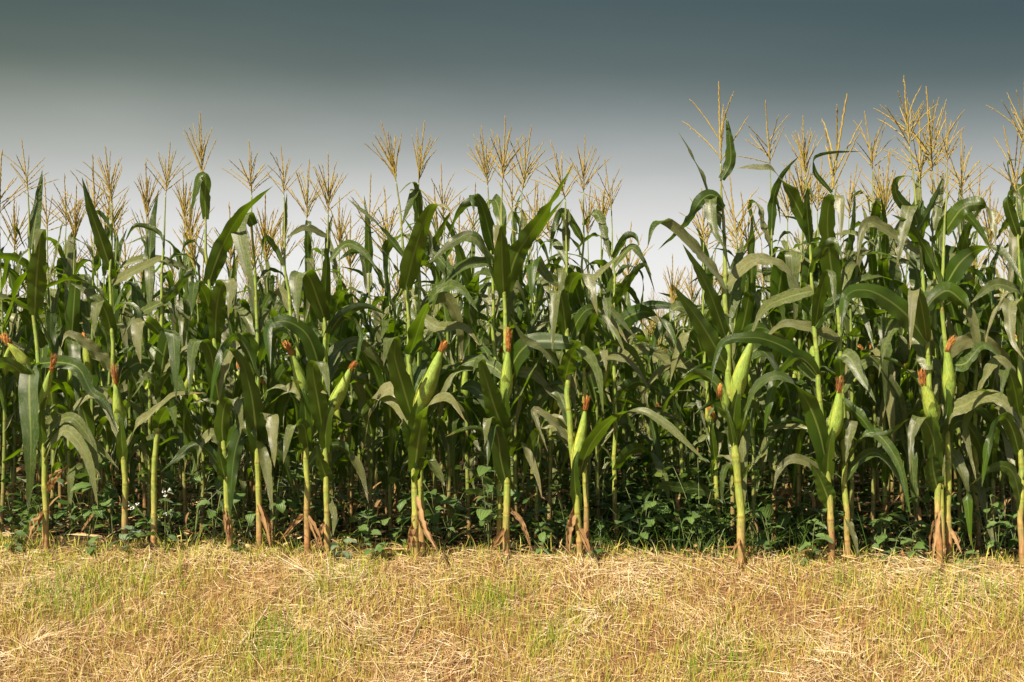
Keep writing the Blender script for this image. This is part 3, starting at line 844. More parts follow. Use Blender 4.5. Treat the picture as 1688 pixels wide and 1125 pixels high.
# --- 3
p = Front('corn plant with a pale leaf hanging straight down, next to the slim dark silked ear', [(253, 902), (255, 790), (260, 690), (265, 610), (267, 540), (269, 430)], ((273, 322), (279, 232), 0), seed=3, fill=5)
p.leaf([(268, 498), (236, 514), (217, 530), (200, 560)], 22, 'b')
p.leaf([(264, 550), (246, 532), (229, 534), (226, 560), (232, 600)], 26, 'x', D=-0.2)
p.leaf([(264, 640), (245, 620), (224, 634)], 22, 'b')
p.leaf([(262, 632), (280, 600), (305, 574), (330, 570)], 20, 'b')
p.leaf([(268, 500), (290, 478), (315, 450), (330, 470)], 18, 'c')
p.leaf([(270, 420), (262, 385), (225, 372), (205, 400)], 15, 'c')
# --- 4
p = Front('corn plant with a dry sheathed foot and a flag leaf folded below its tassel', [(379, 900), (372, 805), (369, 745), (364, 680), (357, 600), (346, 480), (340, 400)], ((334, 291), (324, 183), 7), seed=4, fill=3, r=6.4)
p.leaf([(339, 362), (338, 325), (339, 294), (329, 292), (321, 325), (311, 360)], 19, 'x', D=-0.15)
p.leaf([(343, 470), (365, 410), (400, 350), (450, 307)], 32, 'x', 'k', D=-0.35)
p.leaf([(355, 565), (356, 520), (362, 480), (371, 462), (381, 474), (376, 525)], 32, 'x', D=-0.4)
p.leaf([(362, 668), (354, 620), (347, 580), (335, 562), (319, 572), (311, 656)], 31, 'x', D=-0.42)
p.leaf([(368, 740), (366, 700), (372, 666), (388, 660), (397, 690), (396, 718)], 28, 'x', D=-0.25)
p.leaf([(374, 800), (366, 768), (360, 735)], 26, 'x', D=-0.12)
p.leaf([(372, 830), (377, 865), (380, 902)], 17, 'x', D=-0.05, dry=True)
p.leaf([(362, 668), (340, 660), (312, 666)], 9, 'b')
# --- 5
p = Front('corn plant hung with dark broad leaves, next to the one with the dry sheath', [(428, 899), (426, 790), (424, 700), (425, 600), (423, 500), (419, 420)], ((415, 322), (411, 228), 3), seed=5, fill=5)
p.leaf([(418, 372), (405, 352), (393, 372), (402, 420), (421, 492)], 30, 'x', 'x', D=-0.35)
p.leaf([(425, 745), (416, 660), (400, 600), (378, 575), (365, 600)], 36, 'x', D=-0.4)
p.leaf([(424, 620), (440, 570), (470, 545), (490, 580)], 26, 'c')
p.leaf([(425, 830), (437, 868), (446, 905)], 14, 'x', dry=True)
# --- 6
p = Front('corn plant with a dull ear leaning over the dark leaves, dry leaves round its foot', [(507, 910), (505, 780), (507, 690), (498, 610), (480, 520), (469, 430)], ((468, 322), (468, 237), 2), seed=6, fill=4)
p.ear((503, 660), (480, 582), 26, (469, 560))
p.leaf([(508, 745), (502, 705), (490, 700), (477, 712), (467, 765)], 24, 'e', 'x', D=-0.25)
p.leaf([(469, 385), (471, 350), (473, 318)], 9, 'x', D=0.02)
p.leaf([(500, 660), (515, 640), (540, 650)], 16, 'b')
p.leaf([(468, 440), (450, 405), (436, 395), (430, 440)], 18, 'c')
p.leaf([(506, 850), (524, 880), (532, 905)], 13, 'x', dry=True)
p.leaf([(504, 850), (485, 865), (465, 890)], 14, 'e', dry=True)
# --- 7
p = Front('corn plant with a fat tilted ear and a pale folded leaf flap beside it', [(541, 917), (538, 800), (535, 710), (533, 620), (535, 530), (538, 420)], ((541, 352), (543, 249), 1), seed=7, fill=3, r=6.4)
p.leaf([(537, 530), (524, 495), (512, 462), (500, 450), (488, 462), (491, 532)], 36, 'x', D=-0.4)
p.leaf([(534, 520), (537, 470), (538, 418), (533, 410), (530, 430)], 20, 'x', D=-0.25)
p.leaf([(540, 435), (570, 403), (600, 416), (624, 450)], 20, 'b')
p.leaf([(538, 390), (503, 376), (470, 394)], 17, 'b')
p.leaf([(539, 420), (541, 385), (549, 352)], 12, 'k', D=0.05)
p.leaf([(533, 715), (524, 660), (516, 612), (522, 597), (534, 606), (544, 658)], 33, 'x', D=-0.42)
p.leaf([(533, 630), (512, 562), (487, 536), (460, 530), (442, 545), (446, 610)], 32, 'C', 'x', D=-0.3)
p.leaf([(540, 795), (530, 765), (522, 735)], 25, 'x', D=-0.15)
p.ear((541, 684), (579, 606), 27, (589, 594))
p.leaf([(537, 860), (526, 888), (518, 912)], 14, 'x', dry=True)
p.leaf([(544, 826), (551, 850), (549, 884)], 13, 'x', D=-0.08)
p.leaf([(536, 560), (565, 520), (600, 505), (640, 520)], 24, 'c')
# --- 8, 9
p = Front('corn plant with a big frayed silk ear and torn brown leaves at its foot', [(687, 918), (684, 790), (681, 700), (677, 610), (672, 530), (667, 450), (661, 370)], ((653, 300), (633, 197), 4), seed=8, fill=3, r=7)
p.ear((684, 682), (728, 576), 34, (737, 560), D=-0.08)
p.leaf([(680, 692), (665, 640), (651, 590), (651, 562), (640, 560), (632, 604)], 38, 'x', D=-0.42)
p.leaf([(668, 478), (682, 420), (700, 365), (716, 339), (736, 343), (748, 356)], 38, 'x', 'x', D=-0.42)
p.leaf([(667, 425), (625, 374), (571, 326)], 19, 'c', 'b')
p.leaf([(676, 585), (696, 525), (715, 488), (738, 472), (762, 479), (788, 514)], 38, 'e', 'b', D=-0.3)
p.leaf([(683, 780), (690, 725), (700, 680), (716, 660), (740, 657), (768, 696)], 34, 'x', 'b', D=-0.35)
p.leaf([(682, 745), (672, 715), (664, 690)], 26, 'x', D=-0.1)
p.leaf([(686, 855), (677, 885), (672, 912)], 22, 'x', D=-0.05, dry=True)
p.leaf([(686, 818), (699, 870), (721, 910)], 19, 'x', dry=True)
p = Front('corn plant twinned with the big pale ear, its slim tassel leaning over curled top leaves', [(697, 916), (694, 790), (693, 680), (692, 580), (691, 480), (692, 380)], ((690, 302), (703, 198), 7), seed=9, fill=4, dY=0.12)
p.leaf([(691, 400), (689, 330), (684, 303), (673, 304), (657, 320)], 18, 'X', D=-0.2)
p.leaf([(691, 365), (686, 315), (680, 325), (661, 374)], 19, 'x', D=-0.25)
p.leaf([(692, 390), (735, 440), (762, 475)], 30, 'b', 'z', D=-0.1)
p.leaf([(692, 440), (716, 400), (745, 345)], 18, 'c')
p.leaf([(692, 520), (722, 540), (765, 540), (790, 570)], 26, 'b')
# --- 10, 11
p = Front('corn plant with an upright ear capped in bright orange silk, brown leaves at its foot', [(835, 914), (835, 790), (832, 700), (835, 640), (834, 560), (831, 480), (829, 400)], ((828, 302), (831, 191), 0), seed=10, fill=3, r=7)
p.ear((834, 664), (838, 576), 25, (837, 538))
p.leaf([(831, 492), (828, 440), (826, 377), (818, 376), (815, 410)], 31, 'x', D=-0.35)
p.leaf([(834, 480), (850, 425), (875, 385), (912, 330), (946, 270)], 38, 'x', 'e', D=-0.3)
p.leaf([(832, 440), (870, 400), (908, 355), (946, 308)], 24, 'k', 'e', D=-0.1)
p.leaf([(836, 728), (815, 670), (797, 610), (792, 592), (785, 598), (780, 616)], 36, 'x', D=-0.4)
p.leaf([(836, 802), (826, 760), (820, 716), (810, 706), (803, 772)], 30, 'x', D=-0.3)
p.leaf([(838, 640), (848, 595), (875, 566), (920, 564), (960, 576), (985, 612), (995, 684)], 32, 'C', 'X', D=-0.4)
p.leaf([(835, 612), (880, 618), (908, 648), (938, 674)], 24, 'b')
p.leaf([(834, 872), (817, 895), (808, 912)], 15, 'x', dry=True)
p.leaf([(838, 838), (860, 862), (878, 912)], 17, 'e', 'x', dry=True)
p = Front('slim corn plant leaning on its neighbour with the orange silk cap, two tall tassel branches', [(824, 912), (822, 790), (818, 690), (815, 600), (812, 500), (808, 400)], ((804, 306), (791, 207), 1), seed=11, fill=5, dY=0.14, r=5.4)
p.leaf([(815, 420), (795, 340), (778, 322), (782, 352)], 26, 'x', D=-0.3)
p.leaf([(812, 430), (760, 440), (722, 475), (700, 490)], 26, 'b', 'b')
p.leaf([(822, 480), (790, 400), (755, 395), (700, 440)], 28, 'b', 'z')
p.leaf([(806, 380), (790, 335), (760, 345), (735, 400)], 22, 'c')
# --- 12, 13
p = Front('corn plant with a low jointed ear and a long pale leaf reaching over the gap', [(956, 920), (953, 850), (948, 780), (941, 715), (936, 620), (934, 500), (934, 380)], ((932, 330), (908, 229), 3), seed=12, fill=3, r=6.8)
p.ear((945, 778), (965, 674), 24, (968, 650), D=-0.03)
p.leaf([(952, 795), (968, 745), (995, 705), (1030, 680), (1070, 682), (1112, 712), (1166, 764)], 34, 'c', 'b', D=-0.4)
p.leaf([(931, 628), (940, 592), (952, 568), (940, 560)], 34, 'x', D=-0.3)
p.leaf([(933, 505), (945, 462), (968, 456), (985, 520)], 30, 'k', 'x', D=-0.25)
p.leaf([(934, 470), (905, 460), (880, 430), (876, 500)], 28, 'b', 'x', D=-0.3)
p.leaf([(948, 835), (938, 878), (938, 914)], 24, 'x', D=-0.06, dry=True)
p.leaf([(953, 868), (967, 895), (975, 920)], 15, 'x', dry=True)
p.leaf([(944, 735), (905, 690), (880, 680), (903, 745)], 20, 'b')
p.leaf([(936, 640), (900, 580), (865, 560), (840, 520)], 24, 'b', 'z')
p = Front('tall thin corn plant behind the jointed ear, one leaf hooked over high on its stalk', [(968, 917), (965, 790), (963, 680), (961, 560), (961, 440), (962, 380)], ((962, 318), (963, 223), 0), seed=13, fill=4, dY=0.15, r=5.4)
p.leaf([(962, 372), (978, 352), (992, 368), (1006, 430)], 19, 'e', 'x')
p.leaf([(961, 478), (992, 447), (1026, 418)], 18, 'b')
p.leaf([(961, 520), (985, 500), (1010, 515), (1050, 560)], 24, 'b')
p.leaf([(962, 400), (930, 350), (915, 372), (905, 420)], 18, 'c', 'x')
p.leaf([(962, 620), (1000, 590), (1040, 600), (1075, 650)], 22, 'b')
# --- gap plants one row back
p = Front('corn plant set back at the gap, a level leaf stretched across the gap', [(1016, 896), (1014, 780), (1013, 640), (1012, 520), (1011, 430)], ((1008, 348), (1001, 260), 5), seed=14, k=1, fill=6, r=5)
p.leaf([(1012, 502), (1033, 467), (1060, 437), (1075, 455)], 22, 'c')
p.leaf([(1012, 440), (1040, 408), (1062, 433), (1081, 486)], 18, 'b')
p.leaf([(1011, 425), (1033, 390), (1050, 395), (1050, 432)], 16, 'c')
p.leaf([(1013, 535), (1060, 507), (1100, 504), (1140, 520)], 22, 'C')
p.leaf([(1013, 600), (1060, 575), (1110, 600), (1160, 640)], 26, 'b')
p.leaf([(1014, 660), (1050, 630), (1100, 650), (1130, 690)], 24, 'c')
p = Front('short corn plant at the gap with a split drooping ear, half hidden by weeds', [(1188, 892), (1182, 800), (1176, 745), (1168, 680), (1162, 600), (1160, 520)], ((1160, 400), (1158, 308), 3), seed=15, k=1, fill=5, r=5)
p.ear((1172, 700), (1165, 668), 18, (1178, 690))
p.leaf([(1180, 850), (1165, 812), (1120, 804), (1090, 800), (1070, 814), (1056, 852)], 22, 'b', 'e', D=-0.6)
p.leaf([(1165, 640), (1130, 600), (1090, 610), (1050, 660)], 24, 'b')
# --- 16
p = Front('corn plant with the thickest pale yellow stalk, a long bare ear and a sparse tassel', [(1223, 918), (1217, 800), (1211, 745), (1204, 680), (1200, 600), (1198, 520), (1194, 410), (1190, 330)], ((1188, 270), (1185, 132), 6), seed=16, fill=2, r=8.4)
p.leaf([(1190, 296), (1204, 268), (1203, 230), (1196, 186)], 21, 'x', D=-0.05)
p.ear((1211, 668), (1240, 562), 31, (1243, 546), D=-0.06)
p.ear((1199, 682), (1188, 634), 17, (1185, 655))
p.leaf([(1197, 475), (1150, 415), (1115, 378), (1092, 364), (1076, 374), (1067, 410)], 29, 'b', 'x', D=-0.25)
p.leaf([(1190, 340), (1177, 322), (1156, 330), (1128, 372), (1084, 413)], 23, 'e', 'c')
p.leaf([(1192, 345), (1170, 330), (1178, 380), (1196, 412)], 26, 'x', D=-0.2)
p.leaf([(1199, 522), (1212, 450), (1226, 394)], 36, 'x', D=0.3)
p.leaf([(1198, 560), (1165, 470), (1125, 402)], 32, 'C', D=-0.3)
p.leaf([(1200, 610), (1160, 540), (1108, 468)], 40, 'C', D=-0.3)
p.leaf([(1206, 690), (1180, 670), (1165, 690)], 18, 'e')
p.leaf([(1213, 742), (1228, 690), (1238, 650), (1264, 625), (1286, 640)], 26, 'e', 'b', D=-0.2)
p.leaf([(1216, 800), (1235, 770), (1260, 745), (1272, 712)], 17, 'e')
p.leaf([(1198, 470), (1240, 430), (1290, 440), (1330, 500)], 28, 'b', D=0.05)
p.leaf([(1222, 885), (1210, 905), (1196, 925)], 8, 'x', dry=True)
# --- 17
p = Front('corn plant with a rounded ear and a wide dark leaf arching toward the thickest stalk', [(1371, 932), (1368, 835), (1360, 758), (1352, 660), (1346, 570), (1340, 480), (1334, 390)], ((1328, 292), (1318, 190), 4), seed=17, fill=3, r=6.6)
p.ear((1369, 728), (1383, 644), 29, (1386, 618))
p.leaf([(1334, 385), (1306, 325), (1277, 284), (1250, 276), (1211, 278)], 30, 'c', 'b', D=-0.2)
p.leaf([(1335, 400), (1330, 335), (1334, 311), (1342, 330)], 18, 'x', D=-0.2)
p.leaf([(1366, 785), (1350, 710), (1326, 655), (1292, 622), (1262, 626), (1240, 650), (1224, 702)], 36, 'C', 'b', D=-0.35)
p.leaf([(1345, 620), (1305, 580), (1262, 560), (1230, 557), (1195, 563), (1178, 596), (1172, 642)], 26, 'C', 'x', D=-0.35)
p.leaf([(1364, 790), (1335, 765), (1305, 757), (1284, 775), (1275, 808)], 22, 'b', 'x')
p.leaf([(1370, 835), (1352, 790), (1334, 762)], 32, 'd', D=-0.1)
p.leaf([(1340, 480), (1300, 490), (1260, 510), (1235, 560)], 28, 'b')
p.leaf([(1338, 450), (1350, 420), (1375, 400), (1392, 440)], 24, 'c')
# --- 18
p = Front('corn plant with a dark leaf folded square and a narrow flag leaf blown sideways', [(1399, 927), (1392, 800), (1389, 700), (1386, 600), (1381, 500), (1376, 420)], ((1371, 318), (1393, 152), 6), seed=18, fill=3, dY=0.1)
p.leaf([(1381, 500), (1370, 440), (1364, 370), (1369, 329), (1384, 328), (1386, 400)], 38, 'x', D=-0.4)
p.leaf([(1371, 318), (1345, 287), (1340, 265), (1352, 255), (1378, 251), (1421, 250)], 10, 'c')
p.leaf([(1390, 730), (1392, 700), (1404, 694), (1400, 715), (1394, 764)], 25, 'x', D=-0.25)
p.leaf([(1386, 620), (1386, 588), (1400, 590), (1418, 620), (1444, 664)], 32, 'e', 'x', D=-0.3)
p.leaf([(1384, 560), (1330, 540), (1290, 535), (1260, 560)], 28, 'b', 'b')
p.leaf([(1388, 660), (1420, 690), (1450, 720), (1500, 690)], 26, 'c')
p.leaf([(1392, 850), (1402, 870), (1412, 905), (1410, 925)], 18, 'k', D=-0.1)
# --- 19
p = Front('tallest corn plant with a leaning tassel and an ear over a pale hanging flap', [(1550, 931), (1545, 800), (1538, 700), (1531, 620), (1527, 540), (1520, 470), (1513, 360)], ((1499, 242), (1488, 122), 3), seed=19, fill=3, r=6.6)
p.ear((1541, 700), (1521, 632), 31, (1519, 606))
p.leaf([(1516, 420), (1475, 390), (1440, 367), (1422, 376), (1412, 432)], 28, 'b', 'x', D=-0.2)
p.leaf([(1520, 490), (1510, 440), (1502, 402)], 40, 'x', D=0.25)
p.leaf([(1530, 610), (1513, 565), (1490, 528)], 34, 'x', D=0.25)
p.leaf([(1510, 360), (1480, 325), (1478, 297), (1500, 291), (1507, 300)], 20, 'x', D=-0.2)
p.leaf([(1513, 370), (1500, 340), (1485, 400), (1478, 440)], 26, 'x', D=-0.2)
p.leaf([(1528, 565), (1497, 522), (1460, 492), (1425, 478), (1395, 490), (1386, 555)], 40, 'C', 'x', D=-0.4)
p.leaf([(1546, 790), (1537, 720), (1518, 688), (1503, 715), (1500, 780)], 30, 'x', D=-0.3)
p.leaf([(1546, 810), (1538, 770), (1536, 730)], 34, 'x', D=-0.12)
p.leaf([(1513, 380), (1540, 330), (1555, 290)], 20, 'k', D=0.1)
p.leaf([(1548, 840), (1540, 890), (1537, 930)], 16, 'x', dry=True)
# --- 20, 21
p = Front('corn plant beside the tallest one, a wide pale leaf arching out toward the row end', [(1566, 931), (1563, 800), (1561, 700), (1558, 600), (1553, 500), (1556, 420)], ((1561, 272), (1560, 180), 2), seed=20, fill=3, r=6.4, dY=0.08)
p.ear((1563, 668), (1562, 576), 27, (1574, 552))
p.leaf([(1556, 385), (1585, 345), (1612, 337), (1632, 348), (1642, 408)], 31, 'C', 'x', D=-0.25)
p.leaf([(1554, 480), (1582, 434), (1615, 411), (1652, 415), (1690, 470)], 34, 'C', 'b', D=-0.3)
p.leaf([(1561, 715), (1566, 680), (1590, 668), (1618, 655), (1650, 660), (1674, 692), (1694, 740)], 34, 'b', 'b', D=-0.3)
p.leaf([(1558, 600), (1590, 600), (1620, 570), (1650, 590)], 28, 'b')
p.leaf([(1564, 870), (1575, 890), (1586, 915)], 14, 'e', dry=True)
p = Front('corn plant with a bushy tassel standing between the tallest plant and its neighbour', [(1556, 928), (1550, 780), (1545, 640), (1540, 500), (1538, 400)], ((1537, 282), (1527, 143), 0), seed=21, fill=4, dY=0.28, r=5)
p.leaf([(1538, 380), (1548, 330), (1556, 288)], 18, 'e', D=0.1)
p.leaf([(1538, 400), (1570, 350), (1600, 360), (1640, 420)], 26, 'c')
# --- 22, 23
p = Front('corn plant set back, pale leaf hanging beside its stalk near the end of the row', [(1614, 907), (1609, 790), (1607, 680), (1608, 560), (1610, 460)], ((1612, 360), (1614, 276), 5), seed=22, k=1, fill=6, r=5.2)
p.leaf([(1610, 520), (1640, 502), (1622, 518), (1598, 545), (1592, 590), (1594, 640)], 28, 'b', 'x', D=-0.4)
p.leaf([(1609, 780), (1620, 830), (1635, 890), (1640, 925)], 22, 'k', D=-0.5)
p = Front('last corn plant of the front row, bright yellow stalk and a pale hooked leaf', [(1686, 928), (1684, 800), (1680, 740), (1682, 620), (1684, 500), (1680, 420)], ((1675, 322), (1669, 203), 2), seed=23, fill=5, r=6)
p.leaf([(1684, 520), (1676, 498), (1664, 505), (1668, 560), (1690, 596)], 28, 'x', D=-0.3)
p.leaf([(1678, 390), (1660, 330), (1672, 318), (1700, 345)], 20, 'c')
p.leaf([(1676, 350), (1655, 375), (1640, 400)], 24, 'c')
p.leaf([(1675, 335), (1662, 280), (1664, 265), (1680, 266), (1700, 285)], 9, 'a')
p.leaf([(1684, 840), (1670, 780), (1640, 770), (1600, 800)], 26, 'C')
p.leaf([(1682, 480), (1640, 470), (1600, 500)], 26, 'b')

ALL_EARS = [e for q in FRONT for e in q.ears]
for q in FRONT: q.auto()

# ---------------------------------------------------------------- rows behind
def zone(x):
    """how far the tops sink where the field is thin"""
    return 125 * math.exp(-((x - 1078) / 62) ** 2) + 55 * math.exp(-((x - 590) / 55) ** 2) + 22 * math.exp(-((x - 300) / 60) ** 2) - 25 * math.exp(-((x - 1480) / 170) ** 2)
ROW1 = [(-260, 275), (-205, 290), (-155, 262), (-105, 285), (1800, 235), (1855, 255), (1915, 240), (-60, 262), (-5, 245), (86, 287), (124, 300), (146, 252), (190, 292), (252, 262), (300, 300), (336, 340), (390, 330), (440, 315), (519, 258), (560, 318), (606, 284), (643, 300), (740, 266), (768, 300), (852, 203), (878, 292), (905, 300), (985, 288), (1125, 415), (1209, 283), (1234, 312), (1282, 164), (1320, 240), (1352, 250), (1412, 262), (1437, 178), (1462, 240), (1508, 180), (1588, 212), (1640, 300), (1694, 128), (1745, 220)]
ROW2 = [(-290, 300), (-235, 280), (-190, 310), (-140, 295), (1775, 280), (1830, 300), (1890, 285), (-90, 300), (-35, 290), (28, 316), (62, 330), (105, 283), (160, 296), (215, 330), (240, 322), (292, 275), (365, 311), (420, 350), (455, 345), (490, 330), (578, 350), (625, 330), (665, 320), (720, 300), (757, 318), (790, 290), (838, 262), (890, 290), (935, 276), (970, 300), (1027, 362), (1092, 432), (1176, 318), (1205, 330), (1253, 302), (1300, 262), (1340, 250), (1400, 262), (1460, 262), (1530, 250), (1580, 270), (1612, 290), (1660, 310), (1720, 290)]
plants = []
for k, rows in ((1, ROW1), (2, ROW2)):
    for q, (x, yt) in enumerate(rows):
        if k == 1 or q % 3 != 1: plants.append((k, x, yt))
rg = np.random.default_rng(77)
for k, step in ((3, 58), (4, 58), (5, 56), (6, 52)):
    x = -330.0
    while x < 2000:
        plants.append((k, x + rg.uniform(-12, 12), 338 + 35 * (k - 2) + zone(x) + rg.normal(0, 20)))
        x += step * rg.uniform(0.8, 1.2)
ROWLAB = {1: 'corn plant in the second row, seen between the front stalks, its tassel above the leaves',
          2: 'corn plant in the third row, mostly covered by the two rows before it',
          3: 'corn plant in the fourth row, only leaf tops and tassel showing over the rows before',
          4: 'corn plant in the fifth row, its tassel small against the bright low sky',
          5: 'corn plant in the sixth row, a faint tassel over the leaves far inside the field',
          6: 'corn plant in the seventh row, the farthest row still told from the mass'}
ROWGRP = {k: g for k, g in zip(range(1, 7), ['corn plants of the second row', 'corn plants of the third row', 'corn plants of the fourth row', 'corn plants of the fifth row', 'corn plants of the sixth row', 'corn plants of the seventh row'])}

def plant_geo(seed, H, low=True):
    """a whole plant merged: for rows whose parts are too small to see"""
    rg = np.random.default_rng(seed)
    gl, gs, gt = Geo(), Geo(), Geo()
    tl = 0.2 * H * rg.uniform(0.85, 1.1) * 0.75
    hs = H - tl
    t = np.linspace(0, 1, 9)
    P = np.stack([rg.normal(0, 0.04) * t ** 2, rg.normal(0, 0.04) * t ** 2, t * hs], 1)
    gs.add(*tube(P, 0.02 * np.interp(t, [0, 0.5, 1], [1, 0.75, 0.25]), 5))
    src = LEAFLOW if low else LEAFGEO
    for f, az, ln, kd, k in leaf_plan(rg, hs, n=11):
        V, Q, T, UV = src[kd][k % len(src[kd])]
        c, s = math.cos(az), math.sin(az)
        V2 = np.stack([V[:, 0] * c - V[:, 1] * s, V[:, 0] * s + V[:, 1] * c, V[:, 2]], 1) * ln * min(1.05, hs / 2.2)
        gl.add(V2 + [0, 0, f * hs * 0.97] + P[int(f * 8)] * [1, 1, 0], Q, T, UV)
    V, Q, T, UV, _ = (TASLOW if low else TASGEO)[int(rg.integers(0, 3))].arrays()
    gt.add(V * tl + P[-1], Q, T, UV)
    return gl, gs, gt
def join_geos(gs, mats, name):
    """several Geo into one mesh with one material slot each"""
    g = Geo(); cq, ct = [], []
    for q, a in enumerate(gs):
        V, Q, T, UV, TI = a.arrays()
        g.add(V, Q, T, UV, TI); cq.append(np.full(len(Q), q)); ct.append(np.full(len(T), q))
    me = g.mesh(name, mats[0])
    for m_ in mats[1:]: me.materials.append(m_)
    me.polygons.foreach_set('material_index', np.concatenate(cq + ct).astype(np.int32))
    me.update()
    return me
FARME = []
for s in range(12):
    FARME.append(join_geos(plant_geo(300 + s, 2.5, low=False), [M_LEAF, M_STALK_SHADED, M_TASSEL], 'corn_plant'))

for q, (k, x, yt) in enumerate(plants):
    Y = row_Y_at(x, k) + rg.normal(0, 0.06)
    P = pw(x, yt, Y)
    H = max(1.5, min(3.4, P[2]))
    X = P[0] + rg.normal(0, 0.03)
    if k <= 3:
        corn(X, Y, H, 2000 + q, ROWLAB[k], ROWGRP[k])
    else:
        o = link('corn_plant', FARME[q % 12], None, (X, Y, 0), (0, 0, rg.uniform(0, 6.28)), (1, 1, H / 2.5))
        tag(o, ROWLAB[k], 'corn plant', ROWGRP[k])

gl, gs, gt = Geo(), Geo(), Geo()
for k in range(7, 20):
    x = -420.0
    while x < 2110:
        yt = 462 + 3 * (k - 6) + 0.4 * zone(x) * max(0.2, 1 - (k - 6) * 0.15) + rg.normal(0, 14)
        Y = row_Y_at(x, k) + rg.normal(0, 0.08)
        P = pw(x, yt, Y)
        H = max(1.7, min(2.9, P[2]))
        a = rg.uniform(0, 6.28); c, s = math.cos(a), math.sin(a)
        for dst, src in zip((gl, gs, gt), plant_geo(int(rg.integers(0, 10 ** 6)), H)):
            V, Q, T, UV, TI = src.arrays()
            dst.add(np.stack([V[:, 0] * c - V[:, 1] * s + P[0], V[:, 0] * s + V[:, 1] * c + Y, V[:, 2]], 1), Q, T, UV)
        x += 44 * rg.uniform(0.8, 1.2)
tag(link('corn_field', join_geos((gl, gs, gt), [M_LEAF, M_STALK_SHADED, M_TASSEL], 'corn_field')), 'mass of corn deep in the field behind the rows one can count', 'corn field', kind='stuff')

# ---------------------------------------------------------------- grass, straw, undergrowth
def blades(base, d, ln, wid, bend, side, tint, segs=3):
    """N curved tapering blades: base Nx3, unit direction d, length, width, bend vector Nx3, side vector Nx3"""
    n = len(base)
    fr = np.linspace(0, 1, segs + 1)
    rows = []
    for q, f in enumerate(fr):
        c = base + d * (ln * f)[:, None] + bend * (f * f)
        if q < segs:
            h = side * (0.5 * wid * (1 - 0.55 * f ** 1.5))[:, None]
            rows += [c - h, c + h]
        else:
            rows.append(c)
    V = np.stack(rows, 1)
    m = 2 * segs + 1
    off = (np.arange(n) * m)[:, None]
    Q = np.concatenate([off + np.array([[2 * q, 2 * q + 1, 2 * q + 3, 2 * q + 2]]) for q in range(segs - 1)])
    T = off + np.array([[2 * segs - 2, 2 * segs - 1, 2 * segs]])
    return V.reshape(-1, 3), Q, T, np.zeros((n * m, 2)), np.repeat(tint, m)
def patch(x, y, s, ph):
    return 0.5 + 0.5 * (np.sin(x * 2.1 * s + ph + 1.7 * np.sin(y * 2.9 * s + ph * 2)) * 0.5 + np.sin(x * 5.3 * s - y * 4.1 * s + ph * 3 + np.sin(y * 6 * s)) * 0.3 + np.sin(x * 11.0 * s + y * 9.0 * s + ph) * 0.2)

rg = np.random.default_rng(99)
def bank_points(n, y0=-2.7, y1=0.0, x0=-6.2, x1=6.2):
    x = rg.uniform(x0, x1, n)
    u = rg.uniform(y0, y1, n)
    y = u + row_y(x)
    return x, y, u
GREEN = [(485, 1075, 0.35), (445, 1060, 0.16), (1510, 1060, 0.22), (1185, 1100, 0.22), (130, 990, 0.3), (60, 935, 0.4), (900, 1050, 0.2), (300, 930, 0.4), (560, 960, 0.3), (1390, 960, 0.25), (820, 1000, 0.22), (1600, 990, 0.3)]
GP = [(*on_ground(a, b)[:2], r) for a, b, r in GREEN]
def greenness(x, y):
    v = 0.17 + 0.40 * patch(x, y, 1.2, 0.7)
    for gx, gy, r in GP: v = v + 0.42 * np.exp(-((x - gx) ** 2 + (y - gy) ** 2) / (r * r))
    return v
# standing stubble
n = 150000
x, y, u = bank_points(n, -2.7, 0.06)
keep = rg.random(n) < (0.35 + 0.65 * patch(x, y, 2.2, 2.0))
x, y, u = x[keep], y[keep], u[keep]; n = len(x)
gr = greenness(x, y)
tint = np.clip(0.20 + gr * 0.80 + rg.normal(0, 0.25, n), 0, 1)
ln = (rg.gamma(4, 0.0155, n) * (0.75 + 0.9 * gr) + 0.012) * np.interp(u, [-0.4, -0.15, 0.05], [1, 0.62, 0.3])
d = unit(np.stack([rg.normal(0, 0.17, n), rg.normal(-0.08, 0.17, n), np.ones(n)], -1))
ang = rg.uniform(0, 2 * np.pi, n)
side = unit(np.stack([np.cos(ang), np.sin(ang) * 0.6, np.zeros(n)], -1))
bend = np.stack([rg.normal(0, 0.16, n), rg.normal(0, 0.16, n), -np.abs(rg.normal(0, 0.1, n))], -1) * ln[:, None]
g = Geo().add(*blades(np.stack([x, y, height(x, y) - 0.004], -1), d, ln, rg.uniform(0.0022, 0.0055, n), bend, side, tint))
tag(link('bank_grass', g.mesh('bank_grass', M_GRASS, tint=True)), 'short mown grass, yellow green to tan, standing on the sunlit bank', 'grass', kind='stuff')
# cut straw lying about
n = 145000
x, y, u = bank_points(n, -2.7, 0.12)
keep = rg.random(n) < (0.20 + 1.0 * patch(x, y, 1.5, 4.4) ** 1.5 + 0.5 * np.exp(-((u + 0.14) / 0.14) ** 2)) * np.clip((0.02 + 0.16 * patch(x, y, 4.0, 8.0) - u) / 0.05, 0, 1)
x, y, u = x[keep], y[keep], u[keep]; n = len(x)
nr = slope_n(x, y)
flow = 2.2 * patch(x, y, 0.8, 1.1) * np.pi
ang = flow + rg.normal(0, 0.8, n)
tv = np.stack([np.cos(ang), np.sin(ang), np.zeros(n)], -1)
tv = unit(tv - nr * np.sum(tv * nr, 1, keepdims=True) + nr * rg.normal(0.06, 0.16, (n, 1)))
ln = np.where(rg.random(n) < 0.10, rg.uniform(0.16, 0.36, n), rg.uniform(0.03, 0.15, n))
side = unit(np.cross(tv, nr + rg.normal(0, 0.45, (n, 3))))
bend = np.cross(tv, nr) * (rg.normal(0, 0.16, n) * ln)[:, None] - nr * (0.10 * ln)[:, None]
